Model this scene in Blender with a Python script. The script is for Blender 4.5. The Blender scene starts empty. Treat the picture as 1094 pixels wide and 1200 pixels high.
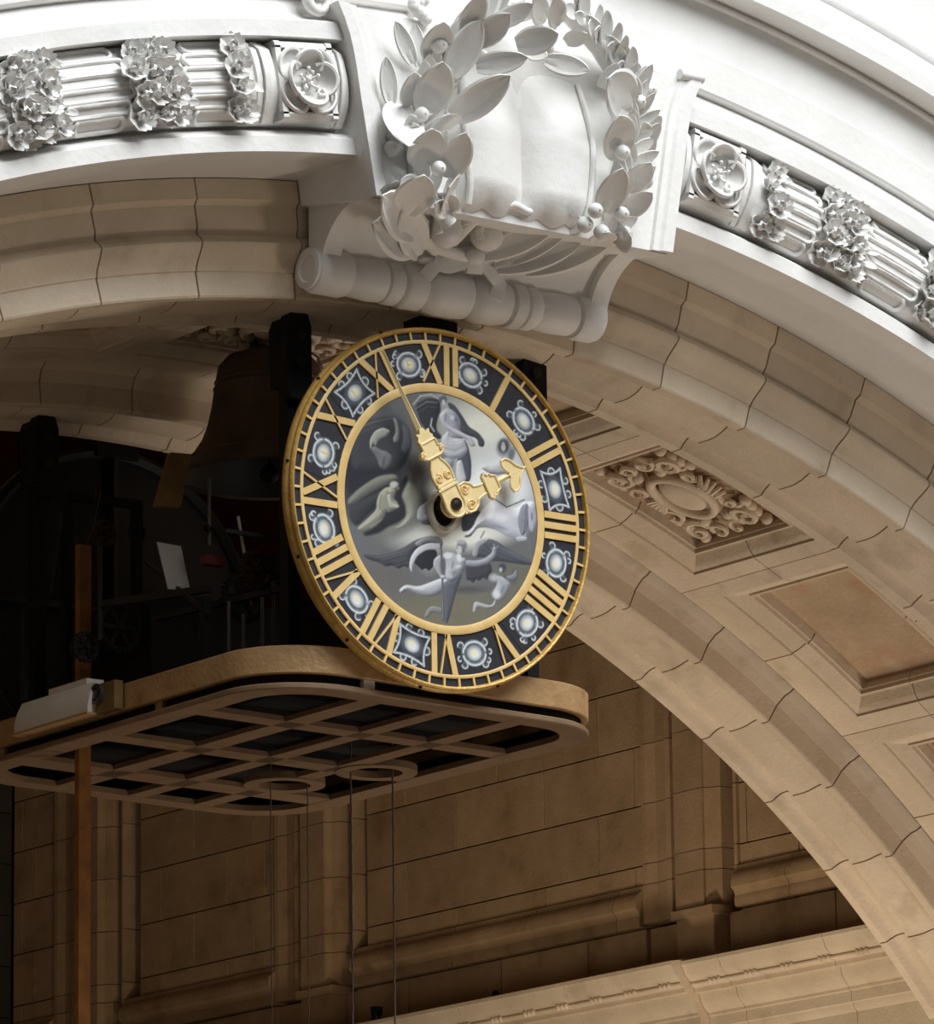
import bpy, bmesh, math, random
import numpy as np
from mathutils import Vector, Matrix
R = math.radians
random.seed(7); rng = np.random.default_rng(7)
col = bpy.context.scene.collection
sc = bpy.context.scene
# ------------------------------------------------------------------ camera
F_PX = 6356.153
YAW, PIT, ROL = R(36.58593493), R(13.10151498), R(-0.78016062)
CAM = Vector((-15.01018144, -20.0, 0.41961694))
_d = Vector((math.sin(YAW)*math.cos(PIT), math.cos(YAW)*math.cos(PIT), math.sin(PIT)))
_r0 = Vector((math.cos(YAW), -math.sin(YAW), 0)); _u0 = _r0.cross(_d)
_r = _r0*math.cos(ROL)+_u0*math.sin(ROL); _u = -_r0*math.sin(ROL)+_u0*math.cos(ROL)
cd = bpy.data.cameras.new('camera'); cam = bpy.data.objects.new('camera', cd); col.objects.link(cam)
cam.matrix_world = Matrix(((_r.x, _u.x, -_d.x, CAM.x), (_r.y, _u.y, -_d.y, CAM.y), (_r.z, _u.z, -_d.z, CAM.z), (0, 0, 0, 1)))
cd.sensor_fit = 'HORIZONTAL'; cd.sensor_width = 36; cd.lens = F_PX*36/1094; cd.clip_end = 300
sc.camera = cam
def at(px, py, y):
    """world point on the plane of depth y that the photograph shows at (px, py)"""
    v = _d*F_PX + _r*(px-547) - _u*(py-600)
    return CAM + v*((y-CAM.y)/v.y)
# ------------------------------------------------------------------ world, lights, exposure
w = bpy.data.worlds.new('sky'); sc.world = w; w.use_nodes = True
bg = w.node_tree.nodes['Background']; bg.inputs[0].default_value = (0.86, 0.93, 1.0, 1); bg.inputs[1].default_value = 0.09
def area(name, loc, target, size, power, colour, shape='SQUARE', size_y=None):
    l = bpy.data.lights.new(name, 'AREA'); l.energy = power; l.color = colour; l.size = size
    if size_y: l.shape = 'RECTANGLE'; l.size_y = size_y
    o = bpy.data.objects.new(name, l); col.objects.link(o); o.location = loc
    o.rotation_euler = (Vector(target)-Vector(loc)).to_track_quat('-Z', 'Y').to_euler()
    return o
area('skylight', (2.5, -15.0, 28), (0, -1, 7.0), 20, 13800, (0.95, 0.98, 1.0))
area('hall_uplight', (7.5, -5.0, -3.0), (5.2, 2.5, 4.8), 2.0, 300, (1.0, 0.87, 0.75))
area('arch_uplight', (5.0, 1.9, -2.5), (5.3, 2.0, 4.8), 1.6, 130, (1.0, 0.88, 0.76))
area('bay_fill', (3.0, 7.6, 3.6), (7.5, 8.8, 6.2), 1.4, 26, (1.0, 0.80, 0.58))  # added fill light to brighten the bay's side wall, not a fixture
area('cornice_uplight', (3.6, 4.8, 1.2), (7.2, 7.0, 5.5), 0.8, 130, (1.0, 0.80, 0.56))
vs = sc.view_settings; vs.view_transform = 'Standard'; vs.look = 'None'; vs.exposure = 0.0; vs.gamma = 1.0; vs.use_curve_mapping = False

# ------------------------------------------------------------------ materials
def srgb(r, g, b):
    f = lambda c: (c/255/12.92) if c/255 <= 0.04045 else ((c/255+0.055)/1.055)**2.4
    return (f(r), f(g), f(b), 1)
def mat(name, c1, c2=None, rough=0.6, metal=0.0, scale=3.0, bump=0.0, bscale=60.0, rnd=0.0, spec=0.4, stain=None, detail=6):
    m = bpy.data.materials.new(name); m.use_nodes = True; nt = m.node_tree; N = nt.nodes; L = nt.links
    b = N['Principled BSDF']; b.inputs['Roughness'].default_value = rough; b.inputs['Metallic'].default_value = metal
    b.inputs['Specular IOR Level'].default_value = spec
    geo = N.new('ShaderNodeTexCoord'); out = None
    if c2 is None: c2 = c1
    nz = N.new('ShaderNodeTexNoise'); nz.inputs['Scale'].default_value = scale; nz.inputs['Detail'].default_value = detail; nz.inputs['Roughness'].default_value = 0.6
    g = N.new('ShaderNodeNewGeometry'); L.new(g.outputs['Position'], nz.inputs['Vector'])
    rmp = N.new('ShaderNodeValToRGB'); rmp.color_ramp.elements[0].position = 0.32; rmp.color_ramp.elements[1].position = 0.68
    rmp.color_ramp.elements[0].color = c1; rmp.color_ramp.elements[1].color = c2
    L.new(nz.outputs['Fac'], rmp.inputs['Fac']); out = rmp.outputs['Color']
    if stain:
        n2 = N.new('ShaderNodeTexNoise'); n2.inputs['Scale'].default_value = stain[1]; n2.inputs['Detail'].default_value = 4
        L.new(g.outputs['Position'], n2.inputs['Vector'])
        r2 = N.new('ShaderNodeValToRGB'); r2.color_ramp.elements[0].position = stain[2]; r2.color_ramp.elements[1].position = stain[2]+0.14
        r2.color_ramp.elements[0].color = (0, 0, 0, 1); r2.color_ramp.elements[1].color = (stain[3],)*3+(1,)
        L.new(n2.outputs['Fac'], r2.inputs['Fac'])
        mx = N.new('ShaderNodeMixRGB'); mx.inputs[2].default_value = stain[0]
        L.new(r2.outputs['Color'], mx.inputs[0]); L.new(out, mx.inputs[1]); out = mx.outputs[0]
    if rnd:
        oi = N.new('ShaderNodeObjectInfo'); mr = N.new('ShaderNodeMapRange')
        mr.inputs['To Min'].default_value = 1-rnd; mr.inputs['To Max'].default_value = 1+rnd
        L.new(oi.outputs['Random'], mr.inputs['Value'])
        hs = N.new('ShaderNodeHueSaturation'); L.new(mr.outputs['Result'], hs.inputs['Value']); L.new(out, hs.inputs['Color']); out = hs.outputs['Color']
    L.new(out, b.inputs['Base Color'])
    if bump:
        n3 = N.new('ShaderNodeTexNoise'); n3.inputs['Scale'].default_value = bscale; n3.inputs['Detail'].default_value = 5
        L.new(g.outputs['Position'], n3.inputs['Vector'])
        bp = N.new('ShaderNodeBump'); bp.inputs['Strength'].default_value = bump; bp.inputs['Distance'].default_value = 0.02
        L.new(n3.outputs['Fac'], bp.inputs['Height']); L.new(bp.outputs['Normal'], b.inputs['Normal'])
    return m
M = {}
M['white'] = mat('white_paint', srgb(232, 231, 228), srgb(224, 222, 218), 0.5, bump=0.15, bscale=25, spec=0.3)
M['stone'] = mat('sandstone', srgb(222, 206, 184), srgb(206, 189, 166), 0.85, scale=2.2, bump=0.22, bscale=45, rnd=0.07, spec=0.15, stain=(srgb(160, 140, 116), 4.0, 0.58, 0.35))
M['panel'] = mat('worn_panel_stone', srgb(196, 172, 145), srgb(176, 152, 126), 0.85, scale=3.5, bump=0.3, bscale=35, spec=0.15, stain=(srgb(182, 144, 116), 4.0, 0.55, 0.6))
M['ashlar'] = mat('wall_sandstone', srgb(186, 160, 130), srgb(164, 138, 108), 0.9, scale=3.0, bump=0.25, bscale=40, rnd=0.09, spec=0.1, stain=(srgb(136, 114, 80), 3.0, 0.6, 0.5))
M['mortar'] = mat('dark_mortar', srgb(46, 38, 30), None, 0.95, spec=0.05)
M['gold'] = mat('gold_paint', srgb(226, 194, 130), srgb(212, 178, 112), 0.45, metal=0.0, scale=14, spec=0.5)
M['rim'] = mat('worn_gilding', srgb(208, 170, 92), srgb(178, 138, 68), 0.42, metal=0.25, scale=9, bump=0.25, bscale=50, spec=0.5, stain=(srgb(92, 66, 34), 16.0, 0.62, 0.7))
M['hand'] = mat('pale_gold_hand_paint', srgb(238, 216, 162), srgb(226, 202, 144), 0.45, scale=14, spec=0.5)
M['black_dial'] = mat('black_dial_paint', srgb(50, 50, 55), srgb(42, 42, 47), 0.4, scale=8, spec=0.5)
M['brass'] = mat('gilded_balcony_band', srgb(190, 154, 110), srgb(168, 132, 88), 0.4, metal=0.25, scale=6, bump=0.25, bscale=30, spec=0.5, stain=(srgb(120, 80, 44), 9.0, 0.6, 0.5))
M['grille'] = mat('bronze_painted_grille', srgb(132, 106, 80), srgb(116, 92, 68), 0.55, scale=8, spec=0.35)
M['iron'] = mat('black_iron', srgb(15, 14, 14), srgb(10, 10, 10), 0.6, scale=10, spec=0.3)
M['grey_iron'] = mat('dark_grey_iron', srgb(36, 34, 32), srgb(24, 23, 22), 0.55, scale=10, spec=0.3)
M['bell'] = mat('dark_bell_bronze', srgb(92, 74, 60), srgb(66, 53, 43), 0.55, metal=0.1, scale=5, spec=0.4)
M['red'] = mat('dark_red_paint', srgb(46, 9, 7), srgb(34, 6, 5), 0.8, scale=2, spec=0.1)
M['rod'] = mat('orange_varnished_wood', srgb(160, 106, 48), srgb(124, 80, 34), 0.5, scale=9)
M['plank'] = mat('olive_wood', srgb(132, 104, 56), srgb(104, 80, 42), 0.7, scale=7)
M['card'] = mat('white_card', srgb(158, 150, 140), None, 0.7)
M['whiteplastic'] = mat('white_housing', srgb(214, 208, 196), srgb(200, 192, 178), 0.5)
M['steel'] = mat('dull_steel', srgb(84, 80, 74), srgb(62, 58, 54), 0.4, metal=0.4)
M['cable'] = mat('grey_cable', srgb(96, 88, 80), None, 0.6)
M['brassgear'] = mat('old_brass', srgb(70, 54, 28), srgb(50, 38, 20), 0.4, metal=0.6)
M['floor'] = mat('hall_floor', srgb(134, 116, 98), srgb(122, 106, 90), 0.7, scale=0.6)
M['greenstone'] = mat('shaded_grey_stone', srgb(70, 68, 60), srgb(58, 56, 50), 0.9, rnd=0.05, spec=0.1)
M['redmetal'] = mat('red_painted_metal', srgb(84, 20, 20), None, 0.5)
def vcol_mat(name, rough=0.5):
    m = bpy.data.materials.new(name); m.use_nodes = True
    a = m.node_tree.nodes.new('ShaderNodeAttribute'); a.attribute_name = 'paint'
    b = m.node_tree.nodes['Principled BSDF']; b.inputs['Roughness'].default_value = rough; b.inputs['Specular IOR Level'].default_value = 0.3
    m.node_tree.links.new(a.outputs['Color'], b.inputs['Base Color']); return m
M['painting'] = vcol_mat('grisaille_painting')

# ------------------------------------------------------------------ builders
class MB:
    def __init__(s): s.v = []; s.f = []
    def add(s, v, f):
        o = len(s.v); s.v += [tuple(p) for p in v]; s.f += [tuple(i+o for i in q) for q in f]; return s
    def box(s, a, b, mtx=None):
        (x0, y0, z0), (x1, y1, z1) = a, b
        v = [(x0, y0, z0), (x1, y0, z0), (x1, y1, z0), (x0, y1, z0), (x0, y0, z1), (x1, y0, z1), (x1, y1, z1), (x0, y1, z1)]
        if mtx is not None: v = [mtx @ Vector(p) for p in v]
        return s.add(v, [(3, 2, 1, 0), (4, 5, 6, 7), (0, 1, 5, 4), (1, 2, 6, 5), (2, 3, 7, 6), (3, 0, 4, 7)])
    def bar(s, p0, p1, wx, wy, up=(0, 0, 1)):
        p0, p1 = Vector(p0), Vector(p1); d = (p1-p0).normalized(); a = d.cross(Vector(up))
        if a.length < 1e-4: a = d.cross(Vector((1, 0, 0)))
        a.normalize(); b = d.cross(a); a *= wx/2; b *= wy/2
        v = [p0-a-b, p0+a-b, p0+a+b, p0-a+b, p1-a-b, p1+a-b, p1+a+b, p1-a+b]
        return s.add(v, [(3, 2, 1, 0), (4, 5, 6, 7), (0, 1, 5, 4), (1, 2, 6, 5), (2, 3, 7, 6), (3, 0, 4, 7)])
    def prism(s, poly, f0, f1):
        """poly of 2D points; f0, f1 map a 2D point to 3D at either end"""
        n = len(poly); v = [f0(p) for p in poly]+[f1(p) for p in poly]
        return s.add(v, [tuple(range(n-1, -1, -1)), tuple(range(n, 2*n))]+[(i, (i+1) % n, n+(i+1) % n, n+i) for i in range(n)])
    def tube(s, pts, r, n=8, closed=False, cap=True):
        pts = [Vector(p) for p in pts]; m = len(pts); rr = r if isinstance(r, (list, tuple)) else [r]*m
        ring0 = len(s.v); prev = None
        for i, p in enumerate(pts):
            if closed: t = pts[(i+1) % m]-pts[i-1]
            else: t = pts[min(i+1, m-1)]-pts[max(i-1, 0)]
            t.normalize()
            if prev is None:
                a = t.cross(Vector((0, 0, 1)))
                if a.length < 0.05: a = t.cross(Vector((1, 0, 0)))
            else: a = prev-t*prev.dot(t)
            a.normalize(); prev = a; b = t.cross(a)
            for k in range(n):
                q = 2*math.pi*k/n; s.v.append(tuple(p+(a*math.cos(q)+b*math.sin(q))*rr[i]))
        for i in range(m if closed else m-1):
            for k in range(n):
                j = (i+1) % m
                s.f.append((ring0+i*n+k, ring0+i*n+(k+1) % n, ring0+j*n+(k+1) % n, ring0+j*n+k))
        if not closed and cap:
            s.f.append(tuple(ring0+k for k in range(n-1, -1, -1))); s.f.append(tuple(ring0+(m-1)*n+k for k in range(n)))
        return s
    def lathe(s, prof, n=32, mtx=None, closed=False):
        """prof [(r, h)] about local z"""
        o = len(s.v); m = len(prof)
        for (r, h) in prof:
            for k in range(n):
                q = 2*math.pi*k/n; p = Vector((r*math.cos(q), r*math.sin(q), h))
                s.v.append(tuple(mtx @ p if mtx is not None else p))
        for i in range(m if closed else m-1):
            j = (i+1) % m
            for k in range(n): s.f.append((o+i*n+k, o+i*n+(k+1) % n, o+j*n+(k+1) % n, o+j*n+k))
        if not closed:
            s.f.append(tuple(o+k for k in range(n-1, -1, -1))); s.f.append(tuple(o+(m-1)*n+k for k in range(n)))
        return s
    def ball(s, c, r, nu=8, nv=6, sc3=(1, 1, 1), mtx=None):
        c = Vector(c); o = len(s.v); s.v.append(None)
        f = lambda p: tuple(c+((mtx @ Vector((p[0]*sc3[0], p[1]*sc3[1], p[2]*sc3[2]))) if mtx is not None else Vector((p[0]*sc3[0], p[1]*sc3[1], p[2]*sc3[2])))*r)
        s.v[o] = f((0, 0, 1))
        for j in range(1, nv):
            t = math.pi*j/nv
            for k in range(nu):
                q = 2*math.pi*k/nu; s.v.append(f((math.sin(t)*math.cos(q), math.sin(t)*math.sin(q), math.cos(t))))
        s.v.append(f((0, 0, -1))); e = len(s.v)-1
        for k in range(nu):
            s.f.append((o, o+1+k, o+1+(k+1) % nu)); b = o+1+(nv-2)*nu
            s.f.append((e, b+(k+1) % nu, b+k))
        for j in range(nv-2):
            for k in range(nu):
                a = o+1+j*nu; s.f.append((a+k, a+nu+k, a+nu+(k+1) % nu, a+(k+1) % nu))
        return s
    def grid(s, nu, nv, fn, flip=False):
        o = len(s.v)
        for i in range(nu+1):
            for j in range(nv+1): s.v.append(tuple(fn(i/nu, j/nv)))
        for i in range(nu):
            for j in range(nv):
                q = (o+i*(nv+1)+j, o+(i+1)*(nv+1)+j, o+(i+1)*(nv+1)+j+1, o+i*(nv+1)+j+1)
                s.f.append(q[::-1] if flip else q)
        return s
    def mesh(s, name, m, smooth=None):
        me = bpy.data.meshes.new(name); me.from_pydata(s.v, [], s.f); me.update()
        b = bmesh.new(); b.from_mesh(me); bmesh.ops.recalc_face_normals(b, faces=b.faces); b.to_mesh(me); b.free()
        if m is not None: me.materials.append(m)
        if smooth is not None:
            me.polygons.foreach_set('use_smooth', [True]*len(me.polygons))
            me.set_sharp_from_angle(angle=R(smooth))
        return me
    def build(s, name, m, parent=None, smooth=None, label=None, kind=None):
        return link(name, s.mesh(name, m, smooth), parent, label, kind)
def link(name, me, parent=None, label=None, kind=None, mtx=None):
    o = bpy.data.objects.new(name, me); col.objects.link(o)
    if parent is not None:
        o.parent = parent
    if mtx is not None: o.matrix_local = mtx
    if label: o['label'] = label
    if kind: o['kind'] = kind
    return o
def thing(name, label, cat, group=None, kind=None, loc=(0, 0, 0), me=None):
    o = bpy.data.objects.new(name, me); col.objects.link(o); o.location = loc
    o['label'] = label; o['category'] = cat
    if group: o['group'] = group
    if kind: o['kind'] = kind
    return o
def tag(o, label, cat, group=None, kind=None):
    o['label'] = label; o['category'] = cat
    if group: o['group'] = group
    if kind: o['kind'] = kind
    return o
def pol(r, deg, y): t = R(deg); return Vector((r*math.sin(t), y, r*math.cos(t)))
def ring_sweep(mb, prof, d0, d1, n, closed=True):
    """sweep a (radius, depth) outline about the arch axis from angle d0 to d1 (degrees)"""
    m = len(prof); o = len(mb.v)
    for i in range(n+1):
        d = d0+(d1-d0)*i/n
        for (r, y) in prof: mb.v.append(tuple(pol(r, d, y)))
    for i in range(n):
        for k in range(m if closed else m-1):
            k2 = (k+1) % m; mb.f.append((o+i*m+k, o+i*m+k2, o+(i+1)*m+k2, o+(i+1)*m+k))
    if closed:
        mb.f.append(tuple(o+k for k in range(m))); mb.f.append(tuple(o+n*m+k for k in range(m-1, -1, -1)))
    return mb
C0 = 0.95            # the ornament's own centre line, degrees
# ------------------------------------------------------------------ large structure
# front wall: white archivolt mouldings in front of a thick wall ring
PW = [(7.905, 0.5), (7.906, 0.0), (7.981, 0.0), (7.99, 0.015), (8.015, 0.05), (8.04, 0.11), (8.40, 0.14), (8.447, 0.14), (8.449, 0.10), (8.45, -0.05), (8.53, -0.05), (8.54, -0.035), (8.56, 0.02), (8.60, 0.065), (8.66, 0.09), (8.683, 0.11), (8.69, 0.07), (8.70, 0.06), (8.885, 0.06), (8.89, 0.075), (9.17, 0.105), (9.178, 0.085), (9.192, 0.085), (9.198, 0.105), (9.215, 0.10), (9.212, -0.06), (9.29, -0.06), (9.30, -0.045), (9.34, 0.0), (9.43, 0.05), (9.46, 0.07), (9.475, 0.06), (9.50, 0.06), (9.505, 0.10), (12.5, 0.10), (16.0, 0.10), (16.0, 3.2), (7.905, 3.2)]
mb = MB(); ring_sweep(mb, PW, -100, 100, 200)
wall_front = mb.build('wall_front', M['white'], None, 35)
tag(wall_front, 'white painted arch wall with curved mouldings above the stone arch', 'wall', None, 'structure')
# floor, bay behind the arch
mb = MB(); mb.box((-40, -45, -7.2), (40, 30, -7.0)); fl = mb.build('floor', M['floor']); tag(fl, 'pale hall floor far below the arch', 'floor', None, 'structure')
mb = MB(); mb.box((-9, 3.2, 12.3), (9.5, 17.3, 12.6)); o = mb.build('ceiling', M['ashlar']); tag(o, 'dark ceiling of the bay behind the arch', 'ceiling', None, 'structure')
mb = MB(); mb.box((-8.4, 3.2, -7), (-8.0, 17.0, 12.3)); o = mb.build('wall_left', M['ashlar']); tag(o, 'left wall of the bay, out of the picture', 'wall', None, 'structure')

# archivolts: front and rear moulded stone rings, each voussoir a part
PF = [(7.9, 0.505), (7.885, 0.503), (7.80, 0.503), (7.793, 0.515), (7.775, 0.533), (7.68, 0.536), (7.652, 0.548), (7.636, 0.55), (7.622, 0.53), (7.606, 0.517), (7.594, 0.513), (7.58, 0.518), (7.555, 0.538), (7.528, 0.564), (7.505, 0.584), (7.485, 0.594), (7.474, 0.597), (7.470, 0.606), (7.356, 0.606), (7.346, 0.612), (7.345, 0.677), (7.355, 0.684), (7.394, 0.69), (7.396, 0.75), (7.38, 0.777), (7.362, 0.808), (7.349, 0.85), (7.343, 0.90), (7.345, 0.985), (7.352, 0.997), (7.402, 1.0), (7.402, 1.07), (7.386, 1.096), (7.366, 1.115), (7.343, 1.128), (7.341, 1.198), (7.346, 1.203), (7.62, 1.205), (7.9, 1.205)]
PR = [(7.9, 2.735), (7.53, 2.736), (7.512, 2.738), (7.49, 2.757), (7.473, 2.787), (7.44, 2.806), (7.42, 2.814), (7.412, 2.819), (7.30, 2.819), (7.291, 2.826), (7.29, 2.882), (7.30, 2.888), (7.334, 2.893), (7.333, 2.95), (7.32, 2.985), (7.303, 3.022), (7.293, 3.07), (7.29, 3.12), (7.291, 3.165), (7.30, 3.178), (7.342, 3.182), (7.342, 3.27), (7.333, 3.297), (7.31, 3.322), (7.291, 3.335), (7.283, 3.345), (7.283, 3.405), (7.9, 3.405)]
STEP = 4.36; GAP = 0.036
def archivolt(name, prof, cprof, off, k0, k1, label):
    t = thing(name, label, 'arch', None, 'structure', (0, 0, 0))
    core = MB(); ring_sweep(core, cprof, off+STEP*k0, off+STEP*k1, (k1-k0)*4)
    core.build('mortar_core', M['mortar'], t)
    src = MB(); ring_sweep(src, prof, GAP, STEP-GAP, 5); me = src.mesh('voussoir', M['stone'], 28)
    for k in range(k0, k1):
        o = link('voussoir', me, t); o.rotation_euler = (0, R(off+STEP*k), 0)
    return t
arch_f = archivolt('trim_1', PF, [(7.9, .56), (7.66, .585), (7.52, .63), (7.43, .68), (7.43, 1.17), (7.9, 1.17)], 11.83, -10, 9, 'front moulded sandstone arch ring under the white wall')
arch_r = archivolt('trim_2', PR, [(7.9, 2.77), (7.55, 2.80), (7.45, 2.85), (7.37, 2.95), (7.37, 3.37), (7.9, 3.37)], 28.86-STEP*6, -8, 11, 'rear moulded sandstone arch ring, beyond the coffers')

# coffered soffit: every coffer is four corner stones, a recessed panel and, on alternate ones, a carved cartouche
RF = 7.5; CP = 10.1
soffit = thing('trim_3', 'coffered stone soffit between the two arch rings', 'soffit', None, 'structure')
def coffer_stone(qa, qy):
    """one quarter of a coffer: flat border, moulded frame; qa, qy = -1/1 pick the quarter, angles in degrees about the bay centre"""
    ym = 1.965; hy = 0.747; ha = CP/2-0.02
    oa, oy = 4.2, 0.51                       # outer edge of the frame
    # nested loops: (half angle, half depth, radius)
    lv = [(ha, hy, RF), (oa+0.01, oy+0.003, RF), (oa, oy, RF+0.012), (oa-0.1, oy-0.015, RF+0.012), (oa-0.35, oy-0.045, RF+0.028), (oa-0.62, oy-0.08, RF+0.055), (oa-0.70, oy-0.092, RF+0.060), (oa-0.73, oy-0.096, RF+0.048), (oa-0.82, oy-0.108, RF+0.048), (oa-0.85, oy-0.112, RF+0.066), (oa-0.95, oy-0.125, RF+0.070), (oa-0.97, oy-0.128, RF+0.13), (oa-1.0, oy-0.13, RF+0.16), (ha, hy, RF+0.16)]
    mb = MB(); g = 0.004; ga = 0.03; NA = 6
    pts = []
    for (a, y, r) in lv:
        row = [pol(r, qa*(ga+(a-ga)*i/NA), ym+qy*y) for i in range(NA+1)]       # along the angle at depth y
        row += [pol(r, qa*a, ym+qy*(g+(y-g)*j/3)) for j in (2, 1, 0)]           # then along the depth at angle a
        pts.append(row)
    n = len(pts[0]); o = len(mb.v)
    for row in pts: mb.v += [tuple(p) for p in row]
    for i in range(len(pts)-1):
        for k in range(n-1): mb.f.append((o+i*n+k, o+i*n+k+1, o+(i+1)*n+k+1, o+(i+1)*n+k))
    i = len(pts)-1
    for k in range(n-1): mb.f.append((o+i*n+k, o+i*n+k+1, o+k+1, o+k))
    m = len(pts)
    mb.f.append(tuple(o+j*n for j in range(m))); mb.f.append(tuple(o+j*n+n-1 for j in range(m)))
    return mb.mesh('coffer_stone', M['stone'], 28)
cst = [coffer_stone(a, y) for a in (-1, 1) for y in (-1, 1)]
mb = MB(); mb.grid(8, 4, lambda u, v: pol(RF+0.118, -3.3+6.6*u, 1.965-0.385+0.77*v))
for r_ in (RF+0.15,): mb.grid(8, 4, lambda u, v: pol(r_, -3.3+6.6*u, 1.965-0.385+0.77*v), True)
pan = mb.mesh('coffer_panel', M['panel'], 40)
def cartouche_relief():
    """oval boss with strapwork scrolls, leaves and shells, rising from the panel"""
    mb = MB(); Rb = RF+0.12
    def P(a, y, h): return pol(Rb-h, a/7.5*180/math.pi, 1.965+y)      # a, y in metres on the panel
    # oval boss
    def oval(u, v):
        q = 2*math.pi*u; s = v
        h = 0.085*(1-s**4)**0.5 if s < 1 else 0
        return P(0.17*s*math.cos(q), 0.125*s*math.sin(q), h+0.0)
    mb.grid(28, 6, oval)
    rimp = [P(0.195*math.cos(q), 0.15*math.sin(q), 0.055) for q in np.linspace(0, 2*math.pi, 32, endpoint=False)]
    mb.tube(rimp, 0.028, 8, True)
    def scroll(cx, cy, r, a0, turns, th, h=0.045):
        pts = []; rr = []
        for i in range(15):
            f = i/14; q = a0+turns*2*math.pi*f; rad = r*(1-0.78*f)
            pts.append(P(cx+rad*math.cos(q), cy+rad*math.sin(q), h+0.03*f)); rr.append(th*(1-0.45*f))
        mb.tube(pts, rr, 7)
    for sx in (-1, 1):
        for sy in (-1, 1):
            scroll(sx*0.29, sy*0.20, 0.085, math.pi*(0.5 if sy < 0 else 1.5), sx*sy*-1.25, 0.026)
            scroll(sx*0.14, sy*0.225, 0.055, math.pi*(1.0 if sx > 0 else 0), sx*sy*1.1, 0.02)
            scroll(sx*0.34, sy*0.07, 0.06, math.pi*(0.5 if sy > 0 else 1.5), sx*sy*1.1, 0.02)
            mb.ball(P(sx*0.24, sy*0.10, 0.04), 0.04, 8, 6); mb.ball(P(sx*0.38, sy*0.26, 0.03), 0.035, 8, 6)
            for k in range(3):
                c = P(sx*(0.20+0.05*k), sy*(0.285-0.012*k), 0.03); mb.ball(c, 0.028, 7, 5, (1.6, 1, 1))
            for k in range(4):
                q0 = R(20+25*k); mb.tube([P(sx*(0.21+0.02*math.cos(q0)), sy*(0.165+0.02*math.sin(q0)), 0.05), P(sx*(0.21+0.09*math.cos(q0)), sy*(0.165+0.09*math.sin(q0)), 0.045), P(sx*(0.21+0.12*math.cos(q0)), sy*(0.165+0.12*math.sin(q0)), 0.01)], [0.012, 0.018, 0.006], 6)
    for sy in (-1, 1):
        for k in range(-2, 3):
            mb.tube([P(0.01*k, sy*0.165, 0.05), P(0.028*k, sy*0.22, 0.07), P(0.045*k, sy*(0.27-0.006*k*k), 0.03)], [0.012, 0.02, 0.01], 6)
    return mb.mesh('carved_cartouche', M['stone'], 50)
crel = cartouche_relief()
for k in range(-4, 6):
    rot = R(C0+CP*k)
    for i, me in enumerate(cst):
        o = link('coffer_stone', me, soffit); o.rotation_euler = (0, rot, 0)
    o = link('coffer_panel', pan, soffit); o.rotation_euler = (0, rot, 0)
    if k % 2 == 0:
        o = link('carved_cartouche', crel, soffit, 'carved oval strapwork cartouche in its coffer'); o.rotation_euler = (0, rot, 0)
mb = MB(); ring_sweep(mb, [(RF+0.03, 1.21), (RF+0.03, 1.40), (RF+0.17, 1.42), (RF+0.17, 2.50), (RF+0.03, 2.52), (RF+0.03, 2.72), (7.9, 2.72), (7.9, 1.21)], -42, 55, 60)
mb.build('mortar_core', M['mortar'], soffit)

# side wall of the bay behind the arch, built of courses
XW = 7.5
wall = thing('wall_right', 'sandstone side wall of the bay with panels and piers', 'wall', None, 'structure')
mb = MB(); mb.box((XW+0.18, 3.2, -7), (XW+0.9, 16.6, 8.75)); mb.build('backing', M['mortar'], wall)
mb = MB(); mb.box((XW+0.02, 3.2, 8.75), (XW+0.9, 16.6, 12.3)); mb.build('upper_wall', M['red'], wall, None, 'dark red painted upper wall')
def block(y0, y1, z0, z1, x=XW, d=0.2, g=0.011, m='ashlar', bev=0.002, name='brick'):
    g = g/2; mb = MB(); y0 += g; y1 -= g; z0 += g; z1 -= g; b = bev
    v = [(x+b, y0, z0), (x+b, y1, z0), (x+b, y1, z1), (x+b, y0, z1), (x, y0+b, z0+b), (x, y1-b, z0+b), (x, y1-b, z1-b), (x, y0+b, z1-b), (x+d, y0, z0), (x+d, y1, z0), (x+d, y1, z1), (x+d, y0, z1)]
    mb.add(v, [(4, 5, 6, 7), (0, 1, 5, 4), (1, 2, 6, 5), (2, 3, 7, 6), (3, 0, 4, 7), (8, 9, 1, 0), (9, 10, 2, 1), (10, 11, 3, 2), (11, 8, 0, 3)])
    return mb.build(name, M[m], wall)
CZ = [5.95, 6.24, 6.38, 6.79, 7.20, 7.61, 8.02, 8.43, 8.75]
def panel_field(y0, y1, x, cuts_a, cuts_b):
    for i in range(1, len(CZ)-1):
        cuts = cuts_a if i % 2 == 0 else cuts_b
        ys = [y0]+[c for c in cuts if y0+0.04 < c < y1-0.04]+[y1]
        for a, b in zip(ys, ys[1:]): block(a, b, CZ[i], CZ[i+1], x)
panel_field(8.37, 11.60, XW, [8.87, 10.01, 11.11], [8.47, 9.48, 10.51])
panel_field(12.74, 14.60, XW, [13.05, 13.85], [12.9, 13.4, 14.3])
panel_field(4.5, 7.36, XW, [5.2, 6.2, 7.28], [4.9, 5.8, 6.75])
panel_field(15.8, 16.44, XW-0.0, [16.1], [16.3])
def strip(y0, y1, z0, z1, prof, name):
    """vertical moulding: prof [(y, x)] between y0 and y1, extruded in z per course"""
    zs = [z0]+[z for z in CZ if z0+0.05 < z < z1-0.05]+[z1]
    for a, b in zip(zs, zs[1:]):
        mb = MB(); mb.prism(prof, lambda p: (p[1], p[0], a+0.003), lambda p: (p[1], p[0], b-0.003)); mb.build(name, M['ashlar'], wall)
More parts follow.
